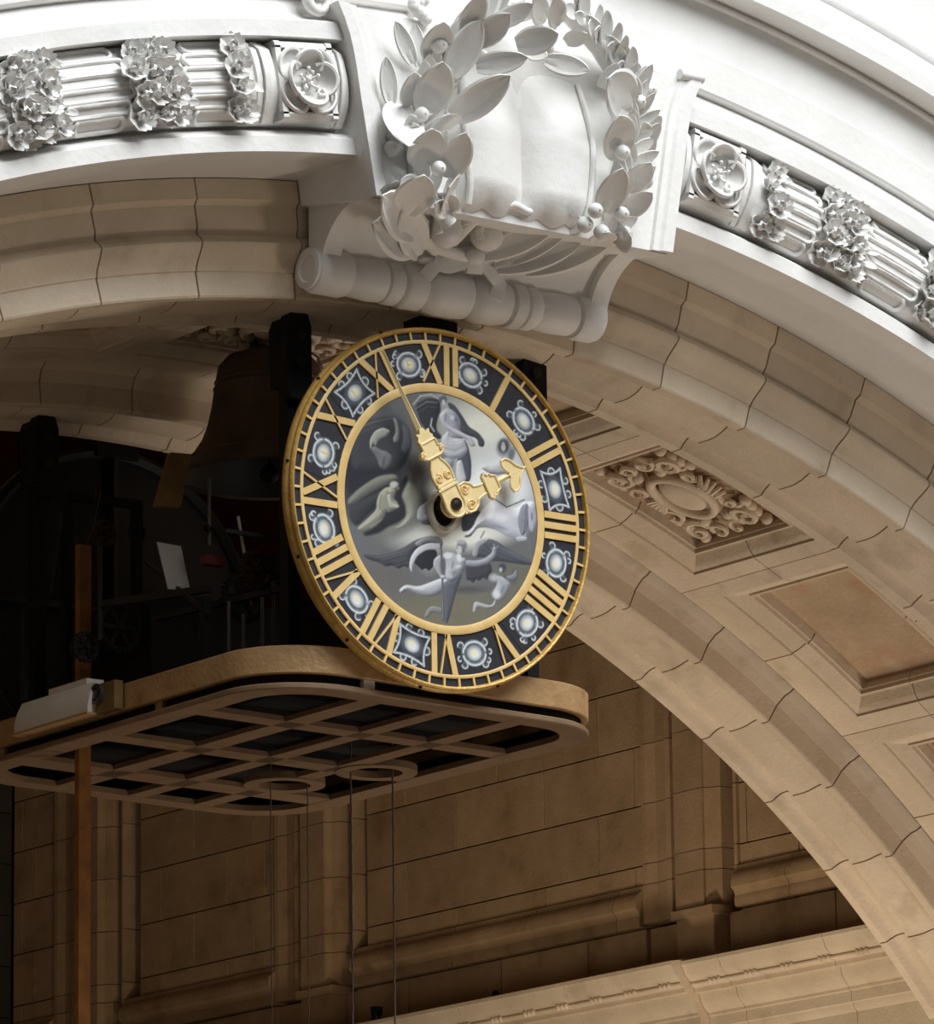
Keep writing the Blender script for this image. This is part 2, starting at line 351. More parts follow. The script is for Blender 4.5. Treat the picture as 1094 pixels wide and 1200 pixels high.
def pier(y0, frame_far=True, frame_near=True, scale=1.0):
    """a pilaster with side mouldings and the frames of its neighbour panels; y0 = its near flat edge"""
    Y = lambda t: y0+t
    strip(0, 0, 5.95, 8.75, [(Y(-.10), XW+.19), (Y(-.10), XW-.02), (Y(-.03), XW-.05), (Y(0), XW-.08), (Y(0), XW-.10), (Y(.30), XW-.10), (Y(.30), XW+.19)], 'pier_stone')
    strip(0, 0, 5.95, 8.75, [(Y(-.22), XW+.19), (Y(-.22), XW+.15), (Y(-.10), XW+.15), (Y(-.10), XW+.19)], 'pier_stone')
    strip(0, 0, 5.97, 8.75, [(Y(-.26), XW+.19), (Y(-.26), XW-.02), (Y(-.24), XW-.03), (Y(-.222), XW-.01), (Y(-.222), XW+.19)], 'frame_stone')
    strip(0, 0, 5.95, 8.75, [(Y(.30), XW+.19), (Y(.30), XW+.15), (Y(.42), XW+.15), (Y(.42), XW+.19)], 'pier_stone')
    strip(0, 0, 5.97, 8.75, [(Y(.42), XW+.19), (Y(.42), XW-.03), (Y(.47), XW-.035), (Y(.49), XW-.02), (Y(.60), XW-.01), (Y(.69), XW-.03), (Y(.735), XW-.03), (Y(.745), XW+.19)], 'frame_stone')
    # plinth blocks under pier
    block(Y(-.10), Y(.30), 5.62, 5.95, XW-.10, .22); block(Y(.30), Y(.745), 5.62, 5.95, XW+.03, .12); block(Y(-.26), Y(-.10), 5.62, 5.95, XW+.03, .12)
    mb = MB(); mb.box((XW-.13, Y(-.12), 5.93), (XW+.05, Y(.32), 5.99)); mb.build('pier_base', M['ashlar'], wall)
pier(7.62); pier(12.0); pier(15.05)
def sill(y0, y1, joints):
    prof = [(XW+.19, 6.26), (XW-.005, 6.245), (XW-.02, 6.235), (XW-.025, 6.205), (XW-.05, 6.19), (XW-.075, 6.16), (XW-.085, 6.12), (XW-.085, 6.085), (XW-.06, 6.06), (XW-.05, 6.03), (XW-.055, 6.015), (XW-.055, 5.97), (XW-.045, 5.955), (XW+.19, 5.955)]
    ys = [y0]+joints+[y1]
    for a, b in zip(ys, ys[1:]):
        mb = MB(); mb.prism(prof, lambda p: (p[0], a+.003, p[1]), lambda p: (p[0], b-.003, p[1])); mb.build('sill_stone', M['ashlar'], wall, 35)
sill(8.37, 11.72, [8.62, 9.55, 10.5, 11.35]); sill(12.74, 14.78, [13.2, 14.1]); sill(4.4, 7.36, [5.5, 6.8]); sill(15.8, 16.44, [16.2])
for ys in ([8.365, 9.01, 10.0, 11.1, 11.74], [12.745, 13.6, 14.79], [4.4, 5.2, 6.4, 7.36], [15.8, 16.44]):
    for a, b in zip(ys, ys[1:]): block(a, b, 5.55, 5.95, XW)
mb = MB(); mb.lathe([(0.03, 0), (0.035, 0.02), (0.0, 0.03)], 12, Matrix.Translation((XW+.0, 10.05, 5.70)) @ Matrix.Rotation(R(-90), 4, 'Y')); mb.build('pipe_stub', M['iron'], wall, 40, 'small dark round pipe end in the wall')
# far wall
mb = MB(); mb.box((-9, 16.58, -7), (9.5, 17.0, 8.75))
wb = mb.build('wall_back', M['mortar']); tag(wb, 'grey stone end wall of the bay', 'wall', None, 'structure')
src = MB(); src.box((.004, 16.45, .004), (1.196, 16.59, .406)); me_bk = src.mesh('brick', M['greenstone'])
for i in range(17):
    for j in range(13):
        o = link('brick', me_bk, wb); o.location = (XW-0.01-1.2*(j+1)-(.6 if i % 2 else 0), 0, 8.34-.41*i)
for i in range(1, 17, 2):
    mb = MB(); mb.box((XW-.606, 16.45, 8.344-.41*i), (XW-.014, 16.59, 8.746-.41*i)); mb.build('brick', M['greenstone'], wb)
mb = MB(); mb.box((-9, 16.45, 8.75), (9.5, 16.65, 12.3)); mb.build('upper_wall', M['red'], wb, None, 'dark red painted upper wall')

# cornice at the foot of the side wall
corn = thing('trim_4', 'moulded sandstone cornice with bead clusters, lower right behind the arch', 'cornice', None, 'structure')
def cornice(y0, y1, xo, joints):
    prof = [(XW+.19, 5.66), (XW-.02, 5.66), (xo, 5.60), (xo, 5.575), (xo+.012, 5.56), (xo+.03, 5.515), (xo+.07, 5.475), (xo+.09, 5.465), (xo+.09, 5.44), (xo+.11, 5.43), (xo+.11, 5.40), (xo+.15, 5.395), (xo+.16, 5.35), (xo+.19, 5.30), (xo+.22, 5.275), (xo+.22, 5.255), (xo+.235, 5.25), (xo+.235, 5.18), (xo+.25, 5.175), (xo+.255, 5.15), (xo+.28, 5.12), (xo+.28, 4.95), (xo+.30, 4.94), (xo+.30, 4.4), (XW+.19, 4.4)]
    prof = [(min(x, XW+.19), z) for x, z in prof]
    ys = [y0]+joints+[y1]
    for a, b in zip(ys, ys[1:]):
        mb = MB(); mb.prism(prof, lambda p: (p[0], a+.003, p[1]), lambda p: (p[0], b-.003, p[1])); mb.build('cornice_stone', M['stone'], corn, 30)
    y = y0+0.12
    while y < y1-0.1:
        mb = MB()
        for k in range(3): mb.ball((xo+.075, y+.045*k, 5.452), .022, 7, 5, (1, .8, 1.1))
        mb.build('bead_cluster', M['stone'], corn, 60)
        y += 0.37
    mb = MB(); mb.tube([(xo+.085, y0+.01, 5.452), (xo+.085, y1-.01, 5.452)], .014, 7); mb.build('bead_rod', M['stone'], corn, 60)
cornice(4.2, 7.58, 7.16, [5.0, 6.15, 7.2]); cornice(7.58, 16.44, 7.08, [8.75, 9.95, 11.2, 12.4, 13.6, 14.8])

# ------------------------------------------------------------------ frieze of reeds, blossoms and rosettes on the white wall
def fz(th, r, h):
    """a point on the swelling frieze: angle, radius, height above its surface"""
    s = (r-8.24)/0.2
    return pol(r, th, -0.035+0.09*s*s*abs(s)**0.5-h)
bedprof = [(8.045, 0.13)]+[(8.045+0.39*i/10, -0.035+0.09*abs((8.045+0.39*i/10-8.24)/0.2)**2.5) for i in range(11)]+[(8.435, 0.13)]
def mesh_blossom():
    """open flower facing +z: six notched cupped petals round five small ones and a button"""
    mb = MB()
    for ring, (n, ln, wd, tilt, z0) in enumerate(((6, .062, .052, 14, 0.0), (5, .036, .034, 48, .012))):
        for k in range(n):
            m = Matrix.Rotation(2*math.pi*(k+.5*ring)/n, 4, 'Z') @ Matrix.Translation((.004, 0, z0)) @ Matrix.Rotation(R(-tilt), 4, 'Y'); o = len(mb.v)
            for i, (x, w_) in enumerate(((0, .25), (.45, .8), (.85, 1.0), (1.0, .7))):
                zc = .016*x*x
                for (yy, dz) in ((-.5, .012), (0, 0 if i < 3 else -.003), (.5, .012), (0, -.014)):
                    mb.v.append(tuple(m @ Vector((ln*(x-(.10 if i == 3 and yy == 0 else 0)), wd*w_*yy, zc+dz))))
            for i in range(3):
                for q in range(4): mb.f.append((o+i*4+q, o+i*4+(q+1) % 4, o+(i+1)*4+(q+1) % 4, o+(i+1)*4+q))
            mb.f.append((o+12, o+13, o+14, o+15))
    mb.ball((0, 0, .028), .014, 6, 4)
    return mb.mesh('blossom', M['white'], 40)
me_bl = mesh_blossom()
def mesh_leaf(L=1.0, W=0.32, cup=0.12, curl=0.25, thick=0.05, ns=10):
    """laurel leaf along +x, face +z, rolled edges, tip curled forward; unit length"""
    mb = MB(); n = 8
    for i in range(ns+1):
        t = i/ns; wdt = W*(max(0.0, math.sin(math.pi*min(1, 0.10+t*0.90)))**0.6)*(1-0.12*t)+0.012
        z = curl*t**2.2+0.06*math.sin(math.pi*t); x = L*t-0.10*curl*t**3
        th = thick*(1-0.45*t)
        mb.v += [(x, -wdt/2, z+cup*wdt), (x, -wdt*0.42, z+cup*wdt+th*0.55), (x, -wdt*0.2, z+th*0.35), (x, 0, z+th*0.75), (x, wdt*0.2, z+th*0.35), (x, wdt*0.42, z+cup*wdt+th*0.55), (x, wdt/2, z+cup*wdt), (x, 0, z-th*1.1)]
    for i in range(ns):
        for k in range(n): mb.f.append((i*n+k, i*n+(k+1) % n, (i+1)*n+(k+1) % n, (i+1)*n+k))
    mb.f.append(tuple(range(n-1, -1, -1))); mb.f.append(tuple(ns*n+k for k in range(n)))
    return mb
def frame_mtx(p0, p1, nrm, wscale=1.0):
    p0, p1 = Vector(p0), Vector(p1); x = p1-p0; L = x.length; x.normalize()
    z = Vector(nrm); z = (z-x*z.dot(x)).normalized(); y = z.cross(x)
    m = Matrix(((x.x*L, y.x*L*wscale, z.x*L, p0.x), (x.y*L, y.y*L*wscale, z.y*L, p0.y), (x.z*L, y.z*L*wscale, z.z*L, p0.z), (0, 0, 0, 1)))
    return m
me_leaf = mesh_leaf().mesh('leaf', M['white'], 50)
me_fleaf = mesh_leaf(1, 0.6, 0.1, 0.3, 0.08, 6).mesh('leaf', M['white'], 50)
def reed(th0, th1, r, par):
    """channel with a rounded raised lip running along the frieze"""
    hw = 0.026; e = hw/8.2*180/math.pi; a, b = min(th0, th1), max(th0, th1); pts = []
    n = max(3, int((b-a)/0.35))
    for i in range(n+1): pts.append(fz(a+(b-a)*i/n, r+hw, 0.004))
    for q in (60, 30, 0, -30, -60): pts.append(fz(b+e*math.cos(R(q)), r+hw*math.sin(R(q)), 0.010))
    for i in range(n+1): pts.append(fz(b-(b-a)*i/n, r-hw, 0.004))
    for q in (240, 210, 180, 150, 120): pts.append(fz(a+e*math.cos(R(q)), r+hw*math.sin(R(q)), 0.010))
    mb = MB(); mb.tube(pts, 0.0125, 6, True); return mb.build('reed', M['white'], par, 60)
def cluster(par, thc, half, n, seed):
    rr = random.Random(seed)
    for i in range(n):
        row = i % 4; r = 8.09+0.10*row; t = thc+half*(-0.8+1.6*((i//4)+0.5*(row % 2))/max(1, (n-1)//4+0.5))+rr.uniform(-.12, .12)
        p = fz(t, r, 0.012+rr.uniform(0, 0.03)); s = rr.uniform(0.95, 1.3)
        nrm = Vector((rr.uniform(-.35, .35), -1, rr.uniform(-.5, .35)))
        q = nrm.to_track_quat('Z', 'Y').to_matrix().to_4x4() @ Matrix.Rotation(rr.uniform(0, 6), 4, 'Z')
        link('blossom', me_bl, par, None, None, Matrix.Translation(p) @ q @ Matrix.Scale(s, 4))
    for i in range(max(4, n//2)):
        r = 8.07+0.34*rr.random(); t = thc+half*rr.uniform(-1, 1)
        p = fz(t, r, 0.005); q = p+Vector((rr.uniform(-.08, .08), -0.03, rr.uniform(-.07, .05)))
        if (q-p).length < 0.04: q = p+Vector((0.06, -0.03, -0.02))
        link('leaf', me_fleaf, par, None, None, frame_mtx(p, q, (0, -1, 0)))
def cup_petal(name, w, d):
    """a cupped petal: bowl with a thick rolled rim, opening towards +z, along +x"""
    mb = MB()
    def f(u, v):
        q = R(-115+230*u); s = v
        x = 0.5+0.5*math.cos(q)*s*1.0; y = 0.62*math.sin(q)*s
        return (x*w-0.1*w, y*w, d*(s**2)*(0.6+0.4*math.cos(q)))
    mb.grid(14, 5, f); mb.grid(14, 5, lambda u, v: Vector(f(u, v))-Vector((0, 0, 0.01)), True)
    pts = [f(i/14, 1.0) for i in range(15)]
    mb.tube(pts, 0.011, 6); return mb.mesh(name, M['white'], 60)
me_pi = cup_petal('petal', 0.125, 0.07); me_po = cup_petal('petal', 0.135, 0.035)
def rosette_block(par, tc, hw):
    """square block with a frame and an eight petalled rose"""
    t = MB()
    ring_sweep(t, [(8.05, 0.10), (8.05, -0.03), (8.075, -0.05), (8.085, -0.05), (8.09, -0.02), (8.39, -0.02), (8.395, -0.05), (8.405, -0.05), (8.43, -0.03), (8.43, 0.10)], tc-hw, tc+hw, 3)
    for s in (-1, 1):
        a0, a1 = sorted((tc+s*hw, tc+s*(hw-0.22))); ring_sweep(t, [(8.05, 0.10), (8.05, -0.04), (8.06, -0.05), (8.42, -0.05), (8.43, -0.04), (8.43, 0.10)], a0, a1, 1)
    blk = t.build('rosette_block', M['white'], par, 30)
    n = pol(1, tc, 0); tng = Vector((n.z, 0, -n.x)); c = pol(8.24, tc, -0.022)
    base = Matrix(((tng.x, n.x, 0, c.x), (0, 0, -1, c.y), (tng.z, n.z, 0, c.z), (0, 0, 0, 1)))
    for k in range(4):
        link('petal', me_po, blk, None, None, base @ Matrix.Rotation(R(45+90*k), 4, 'Z') @ Matrix.Translation((0.055, 0, 0)))
        link('petal', me_pi, blk, None, None, base @ Matrix.Rotation(R(90*k), 4, 'Z') @ Matrix.Translation((0.022, 0, 0.015)))
    mb = MB()
    for i in range(9):
        q = 2.4*i; rad = 0.011*math.sqrt(i); mb.ball(base @ Vector((rad*math.cos(q), rad*math.sin(q), 0.045-0.003*i)), 0.012, 6, 4)
    for k in range(5):
        q = R(72*k+20); mb.tube([base @ Vector((0.02*math.cos(q), 0.02*math.sin(q), 0.03)), base @ Vector((0.05*math.cos(q), 0.05*math.sin(q), 0.05))], 0.006, 5); mb.ball(base @ Vector((0.052*math.cos(q), 0.052*math.sin(q), 0.052)), 0.011, 6, 4)
    mb.build('stamens', M['white'], blk, 60)
def band(par, t0, t1):
    mb = MB()
    for k in range(3):
        a = t0+(t1-t0)*(k+0.08)/3; b = t0+(t1-t0)*(k+0.92)/3; h = 0.03 if k == 1 else 0.015
        pr = [(8.045, 0.1)]+[(8.045+0.39*i/8, bedprof[1+i*10//8][1]-h) for i in range(9)]+[(8.435, 0.1)]
        ring_sweep(mb, pr, a, b, 1)
    mb.build('binding_band', M['white'], par, 30)
for side, nm in ((-1, 'left'), (1, 'right')):
    A = lambda d: C0+side*d
    a0, a1 = sorted((A(6.9), A(30)))
    mb = MB(); ring_sweep(mb, bedprof, a0, a1, 40)
    fr = mb.build('frieze', M['white'], None, 40)
    tag(fr, 'white moulded frieze of reeds, blossoms and a rose block, %s of the keystone' % nm, 'frieze', 'reeded blossom friezes either side of the keystone')
    rosette_block(fr, A(8.62), 1.12)
    band(fr, *sorted((A(9.85), A(10.62)))); band(fr, *sorted((A(7.0), A(7.45))))
    REED_R = [8.075+0.066*i for i in range(6)]
    for i, r in enumerate(REED_R):
        j = (0.0, 0.5, 0.9, 1.0, 0.6, 0.1)[i]
        reed(A(11.0+j*0.35), A(12.9+j*0.35), r, fr)
        reed(A(16.1-j*0.5), A(17.7+j*0.6), r, fr)
        reed(A(20.9-j*0.4), A(24.0), r, fr)
    cluster(fr, A(11.25), 0.35, 5, 3 if side < 0 else 4)
    cluster(fr, A(14.5), 1.15, 17, 11 if side < 0 else 12)
    cluster(fr, A(19.3), 1.15, 17, 21 if side < 0 else 22)

# ------------------------------------------------------------------ keystone
key = thing('keystone', 'large white carved keystone with laurel wreath cartouche and baton', 'keystone', None, None, (0.14, 0.2, 7.63))
KO = Vector((0.14, 0.2, 7.63)); KS = Vector((0.14, 0.18, 0.085))      # KS: the keystone stands on its own centre line
def kbuild(mb, name, m='white', smooth=45, label=None, s=Vector()):
    mb.v = [tuple(Vector(p)+s-KO) for p in mb.v]; return mb.build(name, M[m], key, smooth, label)
xs = lambda z: float(np.interp(z+.085, [7.65, 7.9, 8.15, 8.30, 8.42, 8.50, 8.57], [.885, .93, .975, .998, 1.03, 1.062, 1.098]))
mb = MB()
NZ = 12; zz = [7.565+(8.485-7.565)*i/NZ for i in range(NZ+1)]
fy = lambda z: -0.255
v = []
zb = [max(z, 7.655) for z in zz]
for z, z2 in zip(zz, zb): v += [(-xs(z), fy(z), z), (xs(z), fy(z), z), (xs(z), fy(z)+.06, z), (xs(z2), 0.31, z2), (-xs(z2), 0.31, z2), (-xs(z), fy(z)+.06, z)]
f = [tuple(range(6)), tuple(NZ*6+i for i in range(6))]
for i in range(NZ):
    for k in range(6): f.append((i*6+k, i*6+(k+1) % 6, (i+1)*6+(k+1) % 6, (i+1)*6+k))
mb.add(v, f); kbuild(mb, 'keystone_block', smooth=30, s=KS)
for s in (-1, 1):       # raised side flanges
    mb = MB(); v = []
    for z in zz:
        a, b, c = xs(z)+0.004, xs(z)-0.06, xs(z)-0.075; y = fy(z)
        v += [(s*a, y-.035, z), (s*b, y-.035, z), (s*c, y-.02, z), (s*(c-.035), y-.02, z), (s*(c-.045), y+.01, z), (s*a, y+.01, z)]
    f = [tuple(range(6)), tuple(NZ*6+i for i in range(6))]
    for i in range(NZ):
        for k in range(6): f.append((i*6+k, i*6+(k+1) % 6, (i+1)*6+(k+1) % 6, (i+1)*6+k))
    mb.add(v, f); kbuild(mb, 'flange', smooth=30, s=KS)
    if s < 0: continue
    mb = MB(); y = fy(8.485); mb.tube([(s*(xs(8.485)-.13), y-.02, 8.495), (s*(xs(8.485)+.012), y-.02, 8.495)], .027, 10); kbuild(mb, 'flange_cap', smooth=50, s=KS)
# bracket under the block: concave front, trimmed sides
cove = lambda r: [(-.13+(r+.06)*math.sin(R(t)), 7.315+r*math.cos(R(t))) for t in range(0, 85, 7)]
br = [(-.23, 7.70)]+cove(.33)+[(.31, 7.34), (.31, 7.80), (-.22, 7.80)]
mb = MB(); mb.prism(br, lambda p: (-.84, p[0], p[1]), lambda p: (.84, p[0], p[1])); kbuild(mb, 'bracket', smooth=30, s=KS)
br2 = [(-.245, 7.70)]+[(y-.015, z) for y, z in cove(.295)]+[(.31, 7.34), (.31, 7.78), (-.22, 7.78)]
for s in (-1, 1):
    mb = MB(); mb.prism(br2, lambda p: (s*.86, p[0], p[1]), lambda p: (s*.755, p[0], p[1])); kbuild(mb, 'bracket_rim', smooth=30, s=KS)
# baton
L0, L1 = -.87, .86
bp = [(0, .085), (.004, .105), (.02, .116), (.10, .116), (.115, .108), (.12, .092), (.13, .1), (.20, .108), (.235, .104), (.24, .088), (.245, .104), (.255, .109), (.285, .109), (.295, .092), (.30, .108), (.31, .116), (.365, .116), (.375, .094), (.385, .112), (.42, .125), (.48, .124), (.525, .112), (.535, .09), (.545, .11), (.58, .12), (.63, .116), (.665, .104), (.67, .09), (.678, .112), (.69, .115), (.715, .114), (.725, .09), (.73, .106), (.74, .11), (.76, .11), (.775, .092), (.785, .1), (.84, .106), (.90, .1), (.91, .088), (.915, .108), (.93, .116), (.98, .116), (.996, .105), (1, .085)]
bm_ = Matrix.Translation((0, .295, 7.345)) @ Matrix.Rotation(R(90), 4, 'Y')
mb = MB(); mb.lathe([(r, L0+(L1-L0)*t) for t, r in bp], 28, bm_); kbuild(mb, 'baton', smooth=40, s=KS)
mb = MB()
for x in (L0, ):
    m2 = Matrix.Translation((x, .295, 7.345)) @ Matrix.Rotation(R(-90), 4, 'Y'); mb.lathe([(.10, -.01), (.10, .012), (.07, .016), (.062, .004), (.03, .008)], 24, m2)
kbuild(mb, 'baton_end', smooth=40, s=KS)
# cartouche: two swelling lobes inside the wreath
def cart(u, v):
    z = 7.615+0.77*v; x = -0.455+0.91*u
    sh = 0.90+0.12*math.sin(math.pi*v); x *= sh
    xx = (u-0.47)
    lobe = max(0, 1-((u-(0.23 if u < 0.47 else 0.72))/(0.25 if u < 0.47 else 0.27))**2)
    d = 0.02+0.115*lobe**0.6*(0.55+0.45*math.cos(1.2*(v-0.35)))
    if v < 0.12: d *= 0.35+0.65*(v/0.12)**0.6
    if v < 0.06: z -= 0.035*abs(math.sin(u*math.pi*5))
    d *= 0.15+0.85*min(1, (1-v)/0.5)**0.8
    return (x, -0.22-d, z)
mb = MB(); mb.grid(36, 24, cart); nv_ = len(mb.v); mb.grid(36, 24, lambda u, v: (cart(u, v)[0], -0.15, cart(u, v)[2]), True)
for a in (0, 1):
    mb.grid(24, 1, lambda u, v: Vector(cart(a, u)).lerp(Vector((cart(a, u)[0], -0.15, cart(a, u)[2])), v))
    mb.grid(36, 1, lambda u, v: Vector(cart(u, a)).lerp(Vector((cart(u, a)[0], -0.15, cart(u, a)[2])), v))
kbuild(mb, 'cartouche', smooth=50, s=KS)
for s, x0 in ((-1, -.40), (1, .41)):
    mb = MB(); pts = [Vector(cart(0.07 if s < 0 else 0.90, t))+Vector((0, -.012, 0)) for t in np.linspace(.03, .93, 14)]
    mb.tube(pts, .016, 6); kbuild(mb, 'cartouche_fillet', smooth=60, s=KS)
# leaves of the wreath: base, tip, width (in hundredths of a length), base depth, tip depth, in the photograph's pixels
def K(cx, cy): return (350+cx*0.4113, cy*0.4113)
LEAVES = [((285, 300), (292, 452), 62, -.30, -.36), ((262, 296), (236, 165), 40, -.29, -.25), ((325, 180), (262, 60), 38, -.29, -.25), ((345, 190), (318, 68), 40, -.29, -.25),
 ((352, 472), (368, 345), 78, -.36, -.47), ((420, 505), (466, 362), 62, -.36, -.46), ((365, 320), (398, 158), 66, -.36, -.47), ((408, 372), (416, 306), 100, -.38, -.46),
 ((315, 300), (318, 188), 56, -.32, -.40), ((378, 170), (404, 44), 66, -.36, -.46), ((440, 335), (598, 204), 46, -.36, -.52), ((505, 190), (655, 162), 44, -.40, -.50),
 ((620, 128), (748, 92), 60, -.38, -.48), ((430, 215), (505, 52), 52, -.36, -.42), ((505, 125), (600, 28), 56, -.36, -.44), ((560, 70), (668, 5), 46, -.36, -.42),
 ((470, 95), (520, -30), 50, -.34, -.40), ((760, 120), (832, 84), 52, -.36, -.44), ((705, 172), (838, 212), 44, -.38, -.48), ((945, 305), (828, 205), 56, -.36, -.48), ((912, 445), (893, 306), 64, -.36, -.47),
 ((868, 605), (912, 462), 58, -.36, -.47), ((935, 545), (1000, 448), 60, -.32, -.42), ((918, 612), (1008, 538), 56, -.32, -.42), ((830, 90), (760, -15), 34, -.36, -.40), ((880, 150), (790, 30), 30, -.36, -.40), ((925, 205), (850, 85), 32, -.34, -.40),
 ((940, 190), (985, 195), 60, -.30, -.34), ((985, 370), (1034, 322), 60, -.28, -.33), ((965, 430), (1025, 345), 46, -.28, -.32), ((1000, 440), (965, 335), 46, -.26, -.30), ((700, 60), (640, -20), 50, -.34, -.38), ((740, 70), (700, -20), 50, -.34, -.40),
 ((330, 430), (300, 310), 50, -.28, -.34), ((430, 560), (400, 520), 90, -.33, -.42), ((655, 150), (720, 175), 50, -.36, -.42), ((860, 250), (905, 170), 50, -.33, -.38), ((960, 300), (930, 200), 46, -.32, -.36), ((930, 520), (985, 470), 50, -.25, -.30), ((330, 560), (262, 500), 60, -.25, -.30), ((900, 680), (965, 668), 90, -.25, -.36), ((850, 690), (885, 640), 80, -.28, -.38),
 ((300, 610), (350, 470), 72, -.25, -.42), ((245, 580), (275, 495), 70, -.20, -.30), ((330, 660), (178, 535), 42, -.10, -.24), ((330, 700), (146, 622), 40, .02, -.10), ((345, 720), (250, 560), 40, .02, -.15), ((400, 590), (455, 545), 90, -.25, -.34),
 ((505, 725), (722, 645), 34, .10, -.08), ((560, 760), (785, 690), 34, .10, .0), ((640, 765), (888, 672), 34, .12, -.05), ((600, 745), (760, 655), 26, .06, -.08), ((690, 760), (790, 745), 44, .14, .10), ((730, 640), (830, 640), 60, -.2, -.26)]
kmi = Matrix.Translation(-KO)
for (b, t, wd, y0, y1) in LEAVES:
    fw = .14*max(0.0, min(1.0, (250-b[1])/140)) if 400 < b[0] < 800 else 0.0      # the crown of the wreath leans out over the cartouche
    p0, p1 = at(*K(*b), y0+.18-fw), at(*K(*t), y1+.18-.05-fw*1.2)
    link('leaf', me_leaf, key, None, None, kmi @ frame_mtx(p0, p1, (-0.25, -0.9, -0.25), wd/30))
WREATH = [[(430, 640), (345, 530), (335, 400), (350, 280), (400, 165), (480, 85), (570, 25), (650, -15)], [(870, 690), (905, 570), (930, 450), (945, 340), (925, 235), (860, 135), (780, 45), (700, -10)]]
for wi, path in enumerate(WREATH):
    q = [at(*K(a, b), -.10-.14*max(0.0, min(1.0, (240-b)/160))) for a, b in path]; s = []
    for i in range(len(q)-1):
        for t in (0, .25, .5, .75): s.append(q[i].lerp(q[i+1], t))
    mb = MB(); mb.tube(s, [.055 if 2 < i < len(s)-3 else .04 for i in range(len(s))], 8); kbuild(mb, 'wreath_stem', smooth=60)
    rr = random.Random(5+wi)
    for i in range(1, len(s)-3):
        for sg in ((-1, 1) if i % 2 else (rr.choice((-1, 1)),)):
            t = (s[i+1]-s[i]).normalized(); out = Vector((t.z, 0, -t.x))*sg
            p0 = s[i]+Vector((0, -.03, 0)); ln = rr.uniform(.13, .19)
            p1 = p0+(t*.8+out*rr.uniform(.35, .7)).normalized()*ln+Vector((0, -rr.uniform(.02, .09), 0))
            link('leaf', me_leaf, key, None, None, kmi @ frame_mtx(p0, p1, (-0.25+.3*sg, -0.9, -0.2), rr.uniform(1.2, 1.7)))
mb = MB(); mb.ball((0, 0, 0), 1, 10, 8); mb.ball((0, -0.98, -0.1), 0.16, 6, 4); me_berry = mb.mesh('berry', M['white'], 60)
for (cx, cy, y) in [(845, 600, -.42), (920, 610, -.40), (815, 640, -.36), (930, 665, -.34), (862, 662, -.38), (922, 435, -.45), (970, 290, -.36), (998, 256, -.32), (944, 176, -.36), (521, 165, -.46), (398, 480, -.46), (350, 326, -.42), (264, 424, -.30), (400, 128, -.44), (876, 66, -.36), (705, 135, -.46), (270, 388, -.27), (985, 515, -.3), (645, 28, -.42)]:
    r = 0.036+0.008*random.random()
    link('berry', me_berry, key, None, None, kmi @ Matrix.Translation(at(*K(cx, cy), y+.18)) @ Matrix.Scale(r, 4))
# acanthus curls and buds under the cartouche
def curl(pts, r, name='acanthus_curl', flat=2.2):
    mb = MB(); q = [at(*K(a, b), y+.18) for a, b, y in pts]
    # smooth the polyline
    s = []
    for i in range(len(q)-1):
        for t in (0, .33, .66): s.append(q[i].lerp(q[i+1], t))
    s.append(q[-1]); n = len(s)
    for _ in range(2): s = [s[0]]+[(s[i-1]+s[i]*2+s[i+1])/4 for i in range(1, n-1)]+[s[-1]]
    mb.tube(s, [r*(0.5+0.7*math.sin(math.pi*(0.15+0.8*i/(n-1)))) for i in range(n)], 8); kbuild(mb, name, smooth=60)
curl([(390, 715, .08), (330, 650, -.05), (330, 585, -.18), (375, 555, -.24), (440, 575, -.22)], .035)
curl([(300, 690, .05), (305, 610, -.10), (335, 560, -.2)], .03)
curl([(440, 690, .05), (480, 640, -.10), (520, 600, -.18), (590, 590, -.16), (640, 615, -.1), (690, 640, -.05)], .03)
curl([(600, 690, .0), (640, 640, -.1), (700, 620, -.15), (760, 640, -.16), (800, 650, -.2)], .03)
curl([(480, 735, .12), (430, 715, .1), (370, 700, .05), (340, 650, -.02)], .03)
curl([(470, 560, -.25), (520, 540, -.28), (570, 600, -.28), (610, 575, -.28), (650, 610, -.28), (700, 590, -.26), (760, 615, -.26)], .018, 'scalloped_hem')
for (cx, cy, rx, rz, y) in [(418, 650, .085, .10, -.08), (535, 672, .085, .075, .0)]:
    c = at(*K(cx, cy), y+.18); mb = MB(); mb.ball(c, 1, 14, 10, (rx, .08, rz)); kbuild(mb, 'bud', smooth=60)
    mb = MB(); mb.tube([c+Vector((rx*1.02*math.cos(q), -.055, rz*1.02*math.sin(q)-.01)) for q in np.linspace(R(15), R(205), 14)], .024, 7); kbuild(mb, 'bud_hood', smooth=60)
# ribbon knot round the baton
def ribbon(pts, wdt, name='ribbon'):
    mb = MB(); q = [at(*K(a, b), y+.18) for a, b, y in pts]; n = len(q)
    s = []
    for i in range(n-1):
        for t in (0, .25, .5, .75): s.append(q[i].lerp(q[i+1], t))
    s.append(q[-1])
    for _ in range(2): s = [s[0]]+[(s[i-1]+s[i]*2+s[i+1])/4 for i in range(1, len(s)-1)]+[s[-1]]
    v = []
    for i, p in enumerate(s):
        t = (s[min(i+1, len(s)-1)]-s[max(i-1, 0)]).normalized(); a = t.cross(Vector((-.3, -1, -.2))).normalized()*wdt/2; o = Vector((-.006, -.02, -.004))
        v += [p-a, p+o*.3, p+a, p+a-o, p-a-o]
    f = [(0, 1, 2, 3, 4), tuple(len(v)-5+i for i in range(5))]
    for i in range(len(s)-1):
        for k in range(5): f.append((i*5+k, i*5+(k+1) % 5, (i+1)*5+(k+1) % 5, (i+1)*5+k))
    mb.add(v, f); kbuild(mb, name, smooth=60)
ribbon([(500, 720, .10), (440, 730, .12), (390, 755, .15), (360, 790, .17)], .07)
